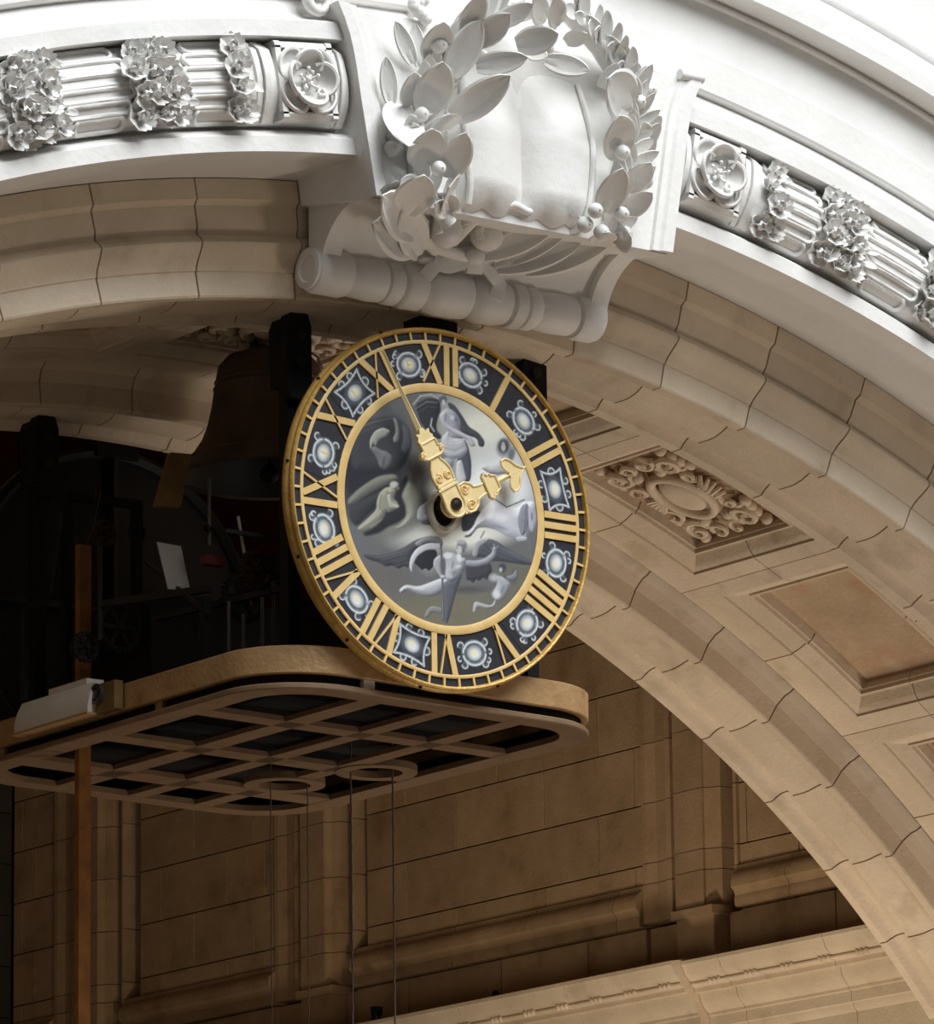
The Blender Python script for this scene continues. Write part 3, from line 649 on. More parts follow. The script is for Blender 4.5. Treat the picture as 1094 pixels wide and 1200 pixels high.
ribbon([(480, 745, .12), (430, 765, .14), (385, 745, .15)], .06)
ribbon([(520, 740, .12), (555, 780, .13), (575, 810, .15), (560, 850, .17)], .07)
ribbon([(500, 700, .08), (510, 735, .09), (500, 780, .14)], .08)
ribbon([(480, 725, .1), (560, 735, .1), (640, 720, .06), (700, 690, .02)], .06)
mb = MB(); c = at(*K(503, 730), .26); mb.ball(c, .05, 10, 8, (1.1, .7, .8)); kbuild(mb, 'ribbon_knot', smooth=60)
# carved crest: scroll on the wall left of the keystone and stub above the wreath
mb = MB(); c = at(372, 12, .0); pts = []
for i in range(20): q = i/19*2*math.pi*1.4; rr_ = .085*(1-.75*i/19); pts.append(c+Vector((rr_*math.cos(q), -.02*i/19, rr_*math.sin(q)+.04)))
mb.tube(pts, [.035*(1-.5*i/19) for i in range(20)], 8); mb.tube([c+Vector((.0, 0, .35)), c+Vector((-.05, -.02, .18)), c+Vector((-.06, 0, .05))], [.05, .045, .03], 8)
kbuild(mb, 'crest_scroll', smooth=60)
mb = MB(); c = at(487, 8, -.07)
for i in range(7): mb.ball(c+Vector((.035*math.cos(i*.9), -.03, .03*i*.5-.06)), .035, 8, 6)
kbuild(mb, 'crest_bud', smooth=60)
mb = MB(); mb.box((-.55, -.14, 8.47), (.58, .2, 9.2)); kbuild(mb, 'crest_block', s=KS)

# ------------------------------------------------------------------ clock
CC = at(517.5, 596, 0.45)          # dial centre
YD = 0.45
clock = thing('tower_clock', 'round painted clock with gilded rim, Roman numerals and gold hands', 'clock', None, None, (CC.x, 0.5, CC.z))
KC = Vector((CC.x, 0.5, CC.z))
def cl(u, v, h=0.0): return Vector((u, YD-0.5-h, v))      # dial coordinates: right, up, height above the dial
ROT = Matrix(((1, 0, 0, 0), (0, 0, -1, 0), (0, 1, 0, 0), (0, 0, 0, 1)))      # local z -> -y
def cb(mb, name, m, smooth=40, parent=None, label=None): return mb.build(name, M[m], parent or clock, smooth, label)
# profile heights are metres in front of the plane y=0.5
mb = MB(); mb.lathe([(.86, -.03), (.878, -.03), (.892, -.008), (.896, .018), (.890, .034), (.8845, .040), (.890, .048), (.889, .062), (.881, .071), (.873, .068), (.869, .058), (.867, .046), (.86, .03)], 96, ROT, True); cb(mb, 'rim', 'rim')
mb = MB(); mb.lathe([(.868, -.02), (.868, .046), (0.57, .046), (0.57, -.02)], 96, ROT, True); cb(mb, 'chapter_ring', 'black_dial')
for r0, r1, nm in ((.574, .616, 'inner_ring'), (.812, .829, 'minute_ring')):
    mb = MB(); mb.lathe([(r0, .046), (r0, .054), (r0+.004, .056), (r1-.004, .056), (r1, .054), (r1, .046)], 96, ROT, True); cb(mb, nm, 'gold')
src = MB(); src.box((-.0055, -.056, .828), (.0055, -.046, .869)); me_t = src.mesh('minute_mark', M['gold'])
for k in range(60):
    link('minute_mark', me_t, clock, None, None, Matrix.Rotation(R(6*k), 4, 'Y'))
src = MB()
def stroke(par, u0, v0, u1, v1, w0):
    """gold bar in a numeral's own frame (u across, v outwards)"""
    mb = MB(); d = Vector((u1-u0, v1-v0)).normalized(); n = Vector((-d.y, d.x))*w0/2
    poly = [(u0+n.x, v0+n.y), (u0-n.x, v0-n.y), (u1-n.x, v1-n.y), (u1+n.x, v1+n.y)]
    mb.prism(poly, lambda p: (p[0], -.0445, p[1]), lambda p: (p[0], -.055, p[1])); return mb.build('stroke', M['gold'], par)
RI, RO = .616, .813
TK, TN = .032, .010
def numeral(k, s):
    wd = {'I': .052, 'V': .115, 'X': .125}; tot = sum(wd[c] for c in s); x = -tot/2
    t = bpy.data.objects.new('numeral', None); col.objects.link(t); t.parent = clock; t.rotation_euler = (0, R(30*k), 0)
    for c in s:
        c0 = x+wd[c]/2
        if c == 'I': stroke(t, c0, RI, c0, RO, TK)
        if c == 'V': stroke(t, c0-.042, RO, c0+.006, RI, TK); stroke(t, c0+.046, RO, c0+.010, RI, TN)
        if c == 'X': stroke(t, c0-.05, RO, c0+.05, RI, TK); stroke(t, c0+.05, RO, c0-.05, RI, TN)
        x += wd[c]
for k, s in enumerate(['XII', 'I', 'II', 'III', 'IIII', 'V', 'VI', 'VII', 'VIII', 'IX', 'X', 'XI']): numeral(k, s)
# painted scene: flat painting, brushed in the picture's own units (203 to the metre)
class Paint:
    def __init__(s, x, y, base): s.x, s.y = x, y; s.c = np.tile(np.array(base, float), (len(x), 1))
    def blend(s, a, colr): s.c += (np.array(colr, float)-s.c)*np.clip(a, 0, 1)[:, None]
    def e(s, cx, cy, rx, ry, ang, colr, soft=.35, al=1.):
        q = R(ang); dx, dy = s.x-cx, s.y-cy; u = dx*math.cos(q)+dy*math.sin(q); v = -dx*math.sin(q)+dy*math.cos(q)
        d = np.sqrt((u/rx)**2+(v/ry)**2); s.blend(al*np.clip((1-d)/soft+.0, 0, 1), colr)
    def l(s, pts, wd, colr, al=1., soft=1.2):
        for (ax, ay), (bx, by) in zip(pts, pts[1:]):
            dx, dy = bx-ax, by-ay; t = np.clip(((s.x-ax)*dx+(s.y-ay)*dy)/(dx*dx+dy*dy), 0, 1)
            d = np.hypot(s.x-ax-t*dx, s.y-ay-t*dy); s.blend(al*np.clip((wd-d)/soft, 0, 1), colr)
    def g(s, pts, lit, dark, r, so=5):
        """a rounded form: soft polygon, modelled by its depth inside the outline, light from the upper left"""
        for _ in range(2): pts = [(p[0]*(1-f)+q[0]*f, p[1]*(1-f)+q[1]*f) for p, q in zip(pts, pts[1:]+pts[:1]) for f in (.2, .8)]
        n = len(pts); bx0 = min(p[0] for p in pts)-20; bx1 = max(p[0] for p in pts)+20; by0 = min(p[1] for p in pts)-20; by1 = max(p[1] for p in pts)+20
        w = np.nonzero((s.x > bx0) & (s.x < bx1) & (s.y > by0) & (s.y < by1))[0]; x, y = s.x[w], s.y[w]
        best = np.full(len(w), 1e9); nx = np.zeros(len(w)); ny = np.zeros(len(w)); ins = np.zeros(len(w), bool)
        for k in range(n):
            (ax, ay), (bx, by) = pts[k], pts[(k+1) % n]; dx, dy = bx-ax, by-ay; t = np.clip(((x-ax)*dx+(y-ay)*dy)/(dx*dx+dy*dy+1e-9), 0, 1)
            ex, ey = ax+t*dx-x, ay+t*dy-y; d = np.hypot(ex, ey); m = d < best; best = np.where(m, d, best); nx = np.where(m, ex, nx); ny = np.where(m, ey, ny)
            if ay != by: ins ^= ((ay > y) != (by > y)) & (x < (bx-ax)*(y-ay)/(by-ay)+ax)
        sd = np.where(ins, best, -best); q = np.clip(1-sd/r, 0, 1); nn = np.maximum(best, 1e-6); lam = (nx*-.55+ny*-.83)/nn*np.where(ins, 1, -1)
        sh = np.clip(.68+.58*q**1.2*lam-.18*q**3, 0, 1.08); c = np.array(dark, float)+(np.array(lit, float)-np.array(dark, float))*sh[:, None]
        a = np.clip((sd+so*.5)/so, 0, 1)[:, None]; s.c[w] += (c-s.c[w])*a
NG = 300; rp = .578
gx = np.linspace(-rp, rp, NG); U, V_ = np.meshgrid(gx, gx, indexing='ij'); idx = -np.ones((NG, NG), int); ins = U**2+V_**2 <= rp*rp
idx[ins] = np.arange(ins.sum()); uu, vv = U[ins], V_[ins]
P = Paint(493.4+785.6*uu, 603.7+120*uu-955.9*vv, (102, 104, 106))
PE = ((700, 220, 330, 260, 20, 212, 213, 200, .8), (760, 500, 290, 260, 0, 212, 216, 217, .6), (560, 730, 360, 100, -4, 216, 216, 206, .6), (500, 1090, 430, 150, 0, 112, 109, 94, .6), (850, 960, 150, 150, 0, 106, 104, 92, .6), (200, 930, 220, 110, 10, 102, 100, 98, .6), (610, 985, 140, 26, 0, 84, 84, 86, .8), (430, 880, 60, 50, 0, 134, 134, 132, .8),
 (170, 380, 190, 330, 8, 44, 44, 52, .4), (240, 140, 190, 70, -25, 96, 98, 100, .7), (385, 280, 60, 220, -15, 92, 88, 82, .8), (395, 420, 50, 90, -20, 60, 52, 46, .8), (350, 570, 60, 130, 8, 130, 132, 124, .7), (290, 690, 150, 56, -28, 118, 119, 112, .7), (450, 520, 50, 60, 0, 150, 148, 138, .8))  # tall brownish ellipse: beige ground with the minute hand's shadow painted in
for q in PE: P.e(*q[:5], q[5:8], q[8])
def PG(pts, lit, dark, r, so=5): P.g(pts, lit, dark, r, so)
def gy(v, b=6): return (v, v+2, v+b)
PG([(300, 480), (335, 440), (330, 520), (305, 540), (325, 590), (328, 640), (290, 670), (240, 690), (200, 720), (120, 735), (170, 640), (250, 560)], gy(52), gy(40), 50, 14)
PG([(90, 230), (180, 178), (270, 170), (340, 210), (360, 300), (330, 380), (300, 420), (230, 430), (150, 440), (80, 430), (70, 320)], gy(72), gy(38, 8), 60, 16)
P.l([(110, 228), (180, 198), (265, 178)], 5, gy(106), .9, 5); P.l([(150, 184), (210, 166), (260, 160)], 4, gy(94), .9, 5); P.l([(100, 260), (150, 235), (210, 215)], 4, gy(84), .9, 5)
PG([(310, 200), (345, 230), (352, 300), (330, 350), (305, 330), (318, 270)], gy(98, 8), gy(52, 8), 20, 8)
PG([(160, 285), (185, 240), (225, 222), (262, 240), (240, 265), (205, 280), (190, 312), (178, 298), (165, 335)], (180, 182, 170), (92, 94, 94), 18, 5)
for k in range(5): P.l([(178+12*k, 246-2*k), (172+10*k, 285-4*k)], 2, gy(96), .6, 3)
PG([(268, 175), (290, 185), (302, 240), (296, 290), (275, 298), (268, 275), (282, 250), (280, 210)], (166, 168, 158), gy(68), 14)
PG([(185, 310), (215, 330), (240, 335), (268, 360), (262, 400), (235, 425), (205, 410), (195, 370), (165, 325)], gy(128, 6), gy(54, 8), 26, 8); P.e(226, 385, 10, 34, 10, gy(84, 8), .7)
PG([(60, 560), (110, 510), (200, 450), (280, 440), (300, 470), (230, 500), (150, 545), (90, 590), (58, 590)], (130, 132, 120), gy(60, 2), 30, 10)
PG([(62, 606), (130, 560), (220, 515), (235, 540), (160, 620), (100, 690), (70, 660)], gy(66), gy(42), 40, 12)
PG([(305, 540), (340, 470), (365, 500), (395, 560), (380, 640), (330, 690), (270, 700), (300, 680), (330, 640), (328, 590)], (164, 165, 153), gy(106, 0), 44, 14)
PG([(232, 505), (262, 500), (285, 520), (270, 560), (295, 580), (285, 605), (250, 625), (235, 620), (225, 650), (190, 690), (130, 720), (95, 700), (150, 650), (190, 610), (190, 570), (205, 530)], (166, 166, 150), (78, 78, 76), 28, 6)
for a_, c_ in (([(212, 540), (205, 600), (228, 630)], 84), ([(240, 520), (248, 570), (270, 600)], 98), ([(140, 675), (200, 630), (215, 610)], 186), ([(120, 700), (180, 662), (222, 630)], 92), ([(160, 695), (215, 655)], 172), ([(200, 560), (198, 600)], 184)): P.l(a_, 3.2, (c_, c_, c_-12), .8, 4)
PG([(238, 542), (256, 535), (264, 580), (300, 590), (288, 606), (250, 600)], (196, 196, 184), (100, 100, 96), 10)
P.e(272, 492, 25, 20, -10, (182, 182, 172), .4); P.e(288, 507, 11, 14, 0, (112, 112, 108), .5); P.e(252, 515, 16, 12, 0, (168, 168, 156), .5)
PG([(380, 600), (440, 560), (470, 600), (465, 650), (375, 665)], gy(200, 10), gy(116, 14), 22); PG([(385, 668), (465, 645), (472, 676), (420, 682)], gy(90, 8), gy(74, 8), 12); P.l([(395, 640), (450, 600)], 3, gy(110, 12), .8, 4)
# standing figure, top
PG([(375, 115), (430, 78), (490, 85), (495, 140), (480, 170), (470, 230), (500, 265), (480, 278), (440, 250), (400, 200), (385, 150)], gy(58), gy(38, 8), 40, 8)
P.l([(366, 112), (400, 72), (450, 64), (482, 80)], 7, (166, 170, 170), .9, 6); P.l([(380, 130), (430, 98), (478, 102)], 5, gy(128), .8, 5); P.l([(392, 150), (430, 122), (470, 124)], 4, gy(92), .8, 5); P.l([(452, 178), (446, 212), (462, 238)], 6, gy(180, 0), .9, 5)
PG([(520, 95), (560, 110), (600, 170), (625, 215), (670, 240), (702, 285), (692, 312), (670, 305), (665, 270), (620, 255), (590, 250), (560, 180)], gy(86, 10), gy(42, 8), 22)
PG([(495, 150), (520, 125), (560, 140), (590, 190), (585, 240), (600, 270), (560, 285), (525, 270), (520, 215)], gy(184, 12), gy(78, 12), 42)
P.e(566, 180, 12, 26, -20, gy(110, 12), .7); P.e(545, 225, 24, 14, 20, gy(124, 12), .8); P.e(548, 172, 16, 16, 0, gy(192, 10), .7)
PG([(485, 165), (505, 140), (525, 150), (515, 190), (540, 215), (600, 245), (640, 265), (660, 305), (632, 310), (615, 275), (560, 255), (505, 220)], gy(206, 8), gy(98, 12), 17)
P.e(505, 84, 23, 26, -15, gy(90, 10), .4); P.e(508, 100, 10, 18, -10, gy(184, 8), .5); P.e(490, 66, 26, 12, -10, gy(140, 4), .6)
PG([(600, 270), (620, 300), (636, 380), (632, 470), (600, 482), (585, 420), (566, 370), (590, 340)], gy(94, 12), gy(50, 10), 24)
PG([(505, 360), (550, 370), (550, 400), (520, 440), (500, 410)], gy(180, 8), gy(80, 12), 20)
PG([(492, 272), (530, 230), (540, 270), (600, 270), (622, 330), (590, 362), (530, 372), (500, 330)], gy(200, 6), gy(112, 12), 30)
for a_, c_ in (([(500, 315), (560, 326), (602, 304)], 100), ([(506, 334), (560, 345), (606, 322)], 214), ([(512, 354), (560, 362), (604, 342)], 100), ([(520, 290), (560, 300), (598, 284)], 216)): P.l(a_, 2.6, gy(c_, 8), .8, 3)
PG([(565, 380), (590, 370), (600, 420), (612, 470), (575, 490), (560, 450)], gy(210, 2), gy(128, 10), 22); PG([(555, 490), (612, 474), (622, 500), (575, 522)], gy(156, 12), gy(78, 12), 14)
# child, right
P.e(792, 312, 44, 56, 10, gy(148, 8), .3); P.e(790, 306, 32, 42, 8, gy(70, 10), .4); P.e(788, 308, 14, 30, 0, (182, 182, 176), .5); P.l([(780, 298), (797, 300)], 2.4, gy(70), .8, 3); P.l([(788, 305), (787, 318)], 2, gy(110), .8, 3); P.l([(782, 328), (795, 328)], 2, gy(80), .8, 3)
P.e(826, 345, 22, 48, 15, gy(106, 12), .6)
PG([(684, 410), (700, 398), (730, 402), (790, 368), (832, 380), (815, 430), (760, 442), (720, 436)], gy(196, 10), gy(100, 14), 24); P.l([(686, 412), (715, 432), (760, 442), (812, 432)], 3, gy(66, 12), .9, 4); P.e(800, 400, 14, 24, 20, gy(124, 14), .7)
# horse
PG([(585, 640), (650, 600), (700, 640), (650, 672), (625, 705), (585, 715)], gy(66, 8), gy(56, 8), 30, 7)
PG([(690, 600), (740, 560), (800, 590), (850, 600), (880, 570), (930, 565), (945, 600), (905, 620), (885, 680), (895, 740), (880, 760), (845, 748), (800, 738), (750, 704), (700, 692), (660, 694), (640, 722), (612, 744), (604, 725), (640, 690), (655, 650)], gy(228, 6), gy(116, 14), 58)
P.e(770, 640, 60, 34, 10, gy(214, 8), .7); P.e(715, 630, 30, 34, 0, gy(226, 6), .7); P.e(760, 690, 60, 12, 16, gy(140, 14), .8)
PG([(868, 590), (902, 572), (908, 640), (890, 720), (866, 735), (850, 660)], gy(150, 14), gy(80, 14), 26)
for k in range(4): P.l([(878+7*k, 590), (872+8*k, 650), (868+6*k, 710)], 2, gy(186 if k % 2 else 92, 12), .6, 3)
PG([(900, 590), (936, 588), (952, 650), (925, 722), (905, 700)], gy(190, 12), gy(94, 16), 18); P.e(920, 640, 8, 24, 0, gy(124, 14), .6)
P.l([(748, 560), (800, 596), (845, 578), (885, 560)], 5, gy(90, 14), .85, 4); P.l([(760, 556), (806, 584)], 3, gy(200, 8), .8, 3)
PG([(838, 738), (892, 735), (898, 756), (850, 762)], gy(204, 8), gy(98, 12), 10); P.l([(604, 735), (628, 728)], 7, gy(90, 10), .9, 4); P.l([(902, 722), (908, 800)], 5, gy(110, 8), .8, 4); P.l([(692, 712), (674, 742)], 6, gy(128, 10), .8, 4)
# winged old man with a scythe
PG([(118, 815), (200, 822), (290, 800), (370, 750), (430, 732), (490, 745), (490, 790), (440, 770), (370, 790), (345, 830), (340, 882), (310, 872), (290, 888), (260, 868), (230, 876), (200, 855), (150, 842)], gy(88, 8), gy(48, 9), 28)
for a_, c_ in (([(220, 850), (330, 822)], 40), ([(240, 870), (336, 848)], 40), ([(180, 838), (330, 800), (370, 778)], 108), ([(210, 846), (330, 812)], 100), ([(270, 872), (338, 856)], 96)): P.l(a_, 2.4, gy(c_, 8), .8, 3)
PG([(360, 766), (420, 732), (470, 732), (496, 752), (496, 782), (470, 766), (420, 760), (380, 786)], gy(156, 6), gy(80, 8), 15)
PG([(358, 855), (380, 805), (430, 790), (470, 800), (465, 850), (445, 882), (430, 897), (412, 882), (398, 894), (384, 878)], gy(50, 8), gy(38, 8), 30)
PG([(490, 768), (430, 764), (380, 784), (345, 830), (337, 875), (350, 908), (354, 870), (376, 826), (420, 797), (488, 796)], gy(214, 4), gy(132, 8), 11)
PG([(600, 870), (640, 858), (720, 858), (728, 900), (710, 918), (702, 942), (684, 926), (664, 946), (650, 934), (636, 956), (620, 940), (604, 940)], gy(76, 8), gy(46, 8), 24)
PG([(640, 800), (650, 765), (690, 745), (740, 750), (800, 790), (880, 830), (942, 866), (890, 872), (830, 862), (760, 852), (720, 852), (680, 830), (650, 836)], gy(100, 10), gy(54, 9), 28)
for a_, c_ in (([(700, 790), (830, 842), (890, 864)], 46), ([(730, 772), (860, 832)], 124), ([(680, 800), (780, 846)], 46), ([(690, 770), (720, 800), (760, 830)], 50)): P.l(a_, 2.6, gy(c_, 8), .8, 3)
PG([(632, 828), (640, 780), (665, 750), (725, 742), (700, 764), (667, 786), (656, 834)], gy(176, 7), gy(92, 8), 11)
PG([(530, 940), (490, 928), (440, 948), (380, 970), (320, 958), (288, 985), (298, 1002), (330, 986), (390, 1012), (440, 1018), (490, 996)], gy(204, 7), gy(82, 9), 30)
PG([(490, 1070), (440, 1058), (413, 1085), (406, 1117), (425, 1112), (440, 1087), (490, 1097)], gy(150, 2), gy(74, 5), 12)
PG([(498, 950), (560, 930), (588, 908), (560, 980), (540, 1050), (524, 1110), (508, 1152), (495, 1100), (490, 1020)], gy(108, 10), gy(58, 10), 26); P.l([(545, 985), (525, 1060)], 3, gy(130, 10), .6, 6)
PG([(503, 820), (540, 808), (575, 830), (607, 840), (602, 880), (572, 932), (530, 952), (503, 932), (510, 870)], gy(200, 7), gy(80, 10), 42)
P.e(566, 876, 22, 14, -20, gy(188, 7), .6); P.e(548, 905, 16, 12, 0, gy(126, 9), .7); P.e(540, 870, 6, 26, 10, gy(132, 9), .7); P.e(530, 925, 16, 10, 0, gy(172, 7), .6); P.l([(518, 900), (545, 915), (572, 902)], 2, gy(104, 9), .7, 3)
PG([(600, 845), (650, 850), (690, 840), (725, 815), (732, 782), (750, 788), (748, 830), (712, 866), (650, 882), (604, 876)], gy(172, 9), gy(72, 10), 17); P.l([(738, 790), (736, 772)], 3, gy(176, 7), .9, 3); P.l([(746, 792), (757, 778)], 3, gy(160, 7), .9, 3); P.l([(730, 800), (722, 788)], 3, gy(160, 7), .9, 3)
P.e(516, 824, 27, 21, 0, gy(214, 5), .5)
PG([(453, 840), (485, 818), (502, 840), (486, 870), (490, 910), (510, 930), (490, 938), (465, 902), (449, 870)], gy(198, 7), gy(80, 9), 16)
P.e(586, 780, 29, 31, 15, gy(116, 8), .4); P.e(572, 796, 17, 23, 10, gy(196, 5), .5); P.e(582, 762, 25, 14, 12, gy(172, 6), .6); P.e(571, 832, 15, 28, -5, gy(210, 4), .5); P.l([(560, 790), (569, 791)], 2, gy(50), .9, 3); P.l([(577, 793), (586, 796)], 2, gy(60), .9, 3); P.l([(572, 794), (570, 806)], 2, gy(130), .8, 3); P.l([(564, 816), (578, 817)], 2, gy(96), .8, 3); P.e(594, 805, 6, 12, 0, gy(92, 8), .6)
P.l([(487, 775), (492, 950), (495, 1128)], 6, gy(82, 8), 1, 3); P.l([(485, 775), (490, 950), (493, 1120)], 2.4, gy(156, 6), .9, 3); P.e(492, 922, 13, 10, 0, gy(186, 7), .5)
# winged child, bottom right
P.e(735, 930, 32, 26, 0, gy(172, 6), .7); P.e(832, 925, 22, 48, 10, gy(92, 8), .4); P.e(836, 915, 8, 30, 10, gy(120, 8), .7)
PG([(745, 918), (790, 930), (815, 960), (800, 1000), (770, 1042), (738, 1036), (732, 990), (750, 960)], gy(186, 7), gy(86, 9), 28)
P.e(744, 1008, 27, 29, 0, gy(200, 5), .6); P.e(775, 985, 10, 30, 25, gy(126, 9), .7)
PG([(742, 1028), (722, 1062), (690, 1055), (640, 1038), (630, 1092), (646, 1096), (656, 1066), (700, 1078), (742, 1064)], gy(190, 5), gy(84, 8), 13)
PG([(768, 925), (820, 920), (842, 890), (852, 930), (820, 952)], gy(140, 8), gy(74, 9), 15); P.e(776, 884, 23, 27, 0, gy(72, 9), .4); P.e(767, 893, 11, 15, 0, gy(168, 6), .5); P.e(786, 925, 12, 10, 0, gy(92, 8), .6)
ph = rng.uniform(0, 6.28, (5, 2)); tex = sum(np.sin(P.x*f0+P.y*f1*.6+ph[i, 0])*np.sin(P.y*f1-P.x*f0*.5+ph[i, 1]) for i, (f0, f1) in enumerate(((.021, .03), (.06, .047), (.13, .11), (.29, .23), (.53, .47))))
P.c *= (1+.007*tex)[:, None]; P.c = np.clip((P.c-112)*1.05+114, 24, 246)
def paint_mesh(name, verts, faces, c, m):
    me = bpy.data.meshes.new(name); me.from_pydata(verts, [], faces); me.update(); me.materials.append(m)
    a = me.color_attributes.new('paint', 'FLOAT_COLOR', 'POINT'); cc = np.clip(c, 0, 255)/255
    lin = np.where(cc <= .04045, cc/12.92, ((cc+.055)/1.055)**2.4)
    a.data.foreach_set('color', np.concatenate([lin, np.ones((len(lin), 1))], 1).astype(np.float32).ravel()); return me
q00, q10, q11, q01 = idx[:-1, :-1], idx[1:, :-1], idx[1:, 1:], idx[:-1, 1:]; ok = (q00 >= 0) & (q10 >= 0) & (q11 >= 0) & (q01 >= 0)
faces = np.stack([q00[ok], q10[ok], q11[ok], q01[ok]], 1).tolist()
verts = np.stack([uu, np.full_like(uu, YD-.5), vv], 1).tolist()
link('painted_scene', paint_mesh('painted_scene', verts, faces, P.c, M['painting']), clock, 'grey painted scene of figures, a horse and winged old man')
# painted strapwork medallions between the numerals
SQ = {2, 6, 10}; LET = {9: 'I', 10: 'L', 11: 'E'}
for k in range(12):
    n = 56; hs = .122; g = np.linspace(-hs, hs, n); A_, B_ = np.meshgrid(g, g, indexing='ij'); a, b = A_.ravel(), B_.ravel(); r2 = random.Random(k+3)
    pt = Paint(a*1000, b*1000, (46, 46, 51)); W1 = (216, 222, 224)
    def st(pts, w_, c, al=1., so=2.5): pt.l([(p[0]*1000, p[1]*1000) for p in pts], w_, c, al, so)
    def crescent(cx, cy, r, q0, c=W1):
        pt.e(cx*1000, cy*1000, r*1150, r*1150, 0, (98, 106, 113), .5, .85); st([(cx+r*math.cos(q0+t), cy+r*math.sin(q0+t)) for t in np.linspace(-1.9, 1.9, 9)], 5, c, .9, 4); pt.e(cx*1000, cy*1000, r*520, r*520, 0, (50, 53, 60), .6, .9)
    if k in SQ:
        ca, cb_ = (.092, .074) if k != 2 else (.098, .062)
        pt.e(0, 0, 82, 62, 0, (92, 100, 107), .35, .9)
        for sx in (-1, 1):
            crescent(sx*.088, r2.uniform(-.012, .012), .020, 0 if sx > 0 else math.pi); crescent(sx*.034, .076, .017, 1.2+sx*.5); crescent(-sx*.036, -.076, .017, -1.2-sx*.5)
        for p, q, m in (((-ca, cb_), (ca, cb_), (0, .046)), ((-ca, -cb_), (ca, -cb_), (0, -.046)), ((-ca, -cb_), (-ca, cb_), (-.058, 0)), ((ca, -cb_), (ca, cb_), (.058, 0))):
            cv = [((1-t)**2*p[0]+2*t*(1-t)*m[0]*1.0+t*t*q[0], (1-t)**2*p[1]+2*t*(1-t)*m[1]+t*t*q[1]) for t in np.linspace(0, 1, 11)]
            st(cv, 8, (124, 132, 140), 1, 3); st([(x-.0012, y+.0018) for x, y in cv], 4.5, W1, .95, 3)
    else:
        pt.e(0, 0, 84, 70, 0, (104, 112, 119), .22, .95)
        for j in range(4):
            q = math.pi/4+j*math.pi/2+r2.uniform(-.2, .2); cx, cy = .084*math.cos(q), .072*math.sin(q)
            st([(.055*math.cos(q), .05*math.sin(q)), (1.12*cx, 1.12*cy)], 9, (150, 158, 165), .9, 5); crescent(cx*1.08, cy*1.04, .018, q+r2.choice((-1.1, 1.1)))
        for j in range(3): q = r2.uniform(0, 6.28); crescent(.094*math.cos(q), .078*math.sin(q), .012, q)
        g0 = r2.uniform(-.7, .7)
        for h in (0, 1):
            cv = [(.068*math.cos(t), .057*math.sin(t)) for t in np.linspace(g0+h*math.pi+.22, g0+(h+1)*math.pi-.1, 16)]
            st(cv, 9, (128, 136, 144), 1, 3); st([(x-.001, y+.002) for x, y in cv], 5.5, W1, .95, 3.5)
    pt.e(0, 0, 56, 47, 0, (62, 68, 77), .12); pt.e(0, -1, 52, 43, 0, (142, 151, 158), .2); pt.e(-3, 5, 46, 36, 0, (222, 226, 224), .6); pt.e(6, -6, 34, 26, 0, (228, 216, 178), .8, .75)
    X0 = a; Z0 = b; s_ = .020; ch = LET.get(k, '')
    def ls(pts): st(pts, 4.2, (206, 176, 104), .9, 2.5)
    if ch: ls([(-.008 if ch != 'I' else 0, s_), (-.008 if ch != 'I' else 0, -s_)])
    if ch and ch in 'LE': ls([(-.008, -s_), (.014, -s_)])
    if ch == 'E': ls([(-.008, s_), (.014, s_)]); ls([(-.008, 0), (.010, 0)])
    pt.c = np.clip(pt.c, 0, 250)
    keep = np.hypot(a, b) < hs*1.12
    vts = np.stack([a, np.full_like(a, -.0475), b+.712], 1).tolist(); fc = []
    for i in range(n-1):
        for j in range(n-1): fc.append((i*n+j, (i+1)*n+j, (i+1)*n+j+1, i*n+j+1))
    o = link('painted_medallion', paint_mesh('painted_medallion', vts, fc, pt.c, M['painting']), clock); o.rotation_euler = (0, R(30*k+15), 0)
# centre: pale oval collar, arbor, hands
mb = MB(); mb.lathe([(.062, .05), (.062, .066), (.07, .078), (.086, .078), (.092, .066), (.092, .05)], 36, ROT, True); mb.v = [(x-.0, y, z*1.22-.012) for x, y, z in mb.v]; cb(mb, 'collar', 'whiteplastic') 
mb = MB(); mb.lathe([(.064, .051), (.064, .056), (.02, .056), (.0, .056)], 28, ROT); mb.v = [(x, y, z*1.2-.012) for x, y, z in mb.v]; cb(mb, 'socket', 'iron')
mb = MB(); mb.lathe([(.05, .05), (.05, .10), (.04, .105), (.04, .13), (.03, .132), (.03, .175), (.0, .175)], 24, ROT); cb(mb, 'arbor', 'brassgear')
def hand(name, deg, h, shapes, label, ridge):
    """2D outlines (t across, s along) extruded at height h in front of y=0.5, turned to deg"""
    o = bpy.data.objects.new(name, None); col.objects.link(o); o.parent = clock; o.rotation_euler = (0, R(deg), 0); o['label'] = label
    for (nm, polys, th) in shapes:
        mb = MB()
        for p in polys: mb.prism(p, lambda q: (q[0], -h, q[1]), lambda q: (q[0], -h-th, q[1]))
        if nm in ('baluster', 'lyre', 'capital', 'hub_plate', 'leaf_tip'):
            for p in polys: mb.tube([(q[0]*.94, -h-th, q[1]) for q in p], .0065, 6, True)
        mb.build(nm, M['hand'], o)
    L0_, L1_, w0, w1 = ridge; mb = MB()
    v = [(-w0, -h, L0_), (w0, -h, L0_), (0, -h-.014, L0_), (-w1, -h, L1_), (w1, -h, L1_), (0, -h-.008, L1_)]
    mb.add(v, [(0, 1, 2), (3, 4, 5), (0, 1, 4, 3), (1, 2, 5, 4), (2, 0, 3, 5)]); mb.build('needle', M['hand'], o)
    return o
arcp = lambda cx, cy, r, a0, a1, n=12: [(cx+r*math.cos(R(a0+(a1-a0)*i/n)), cy+r*math.sin(R(a0+(a1-a0)*i/n))) for i in range(n+1)]
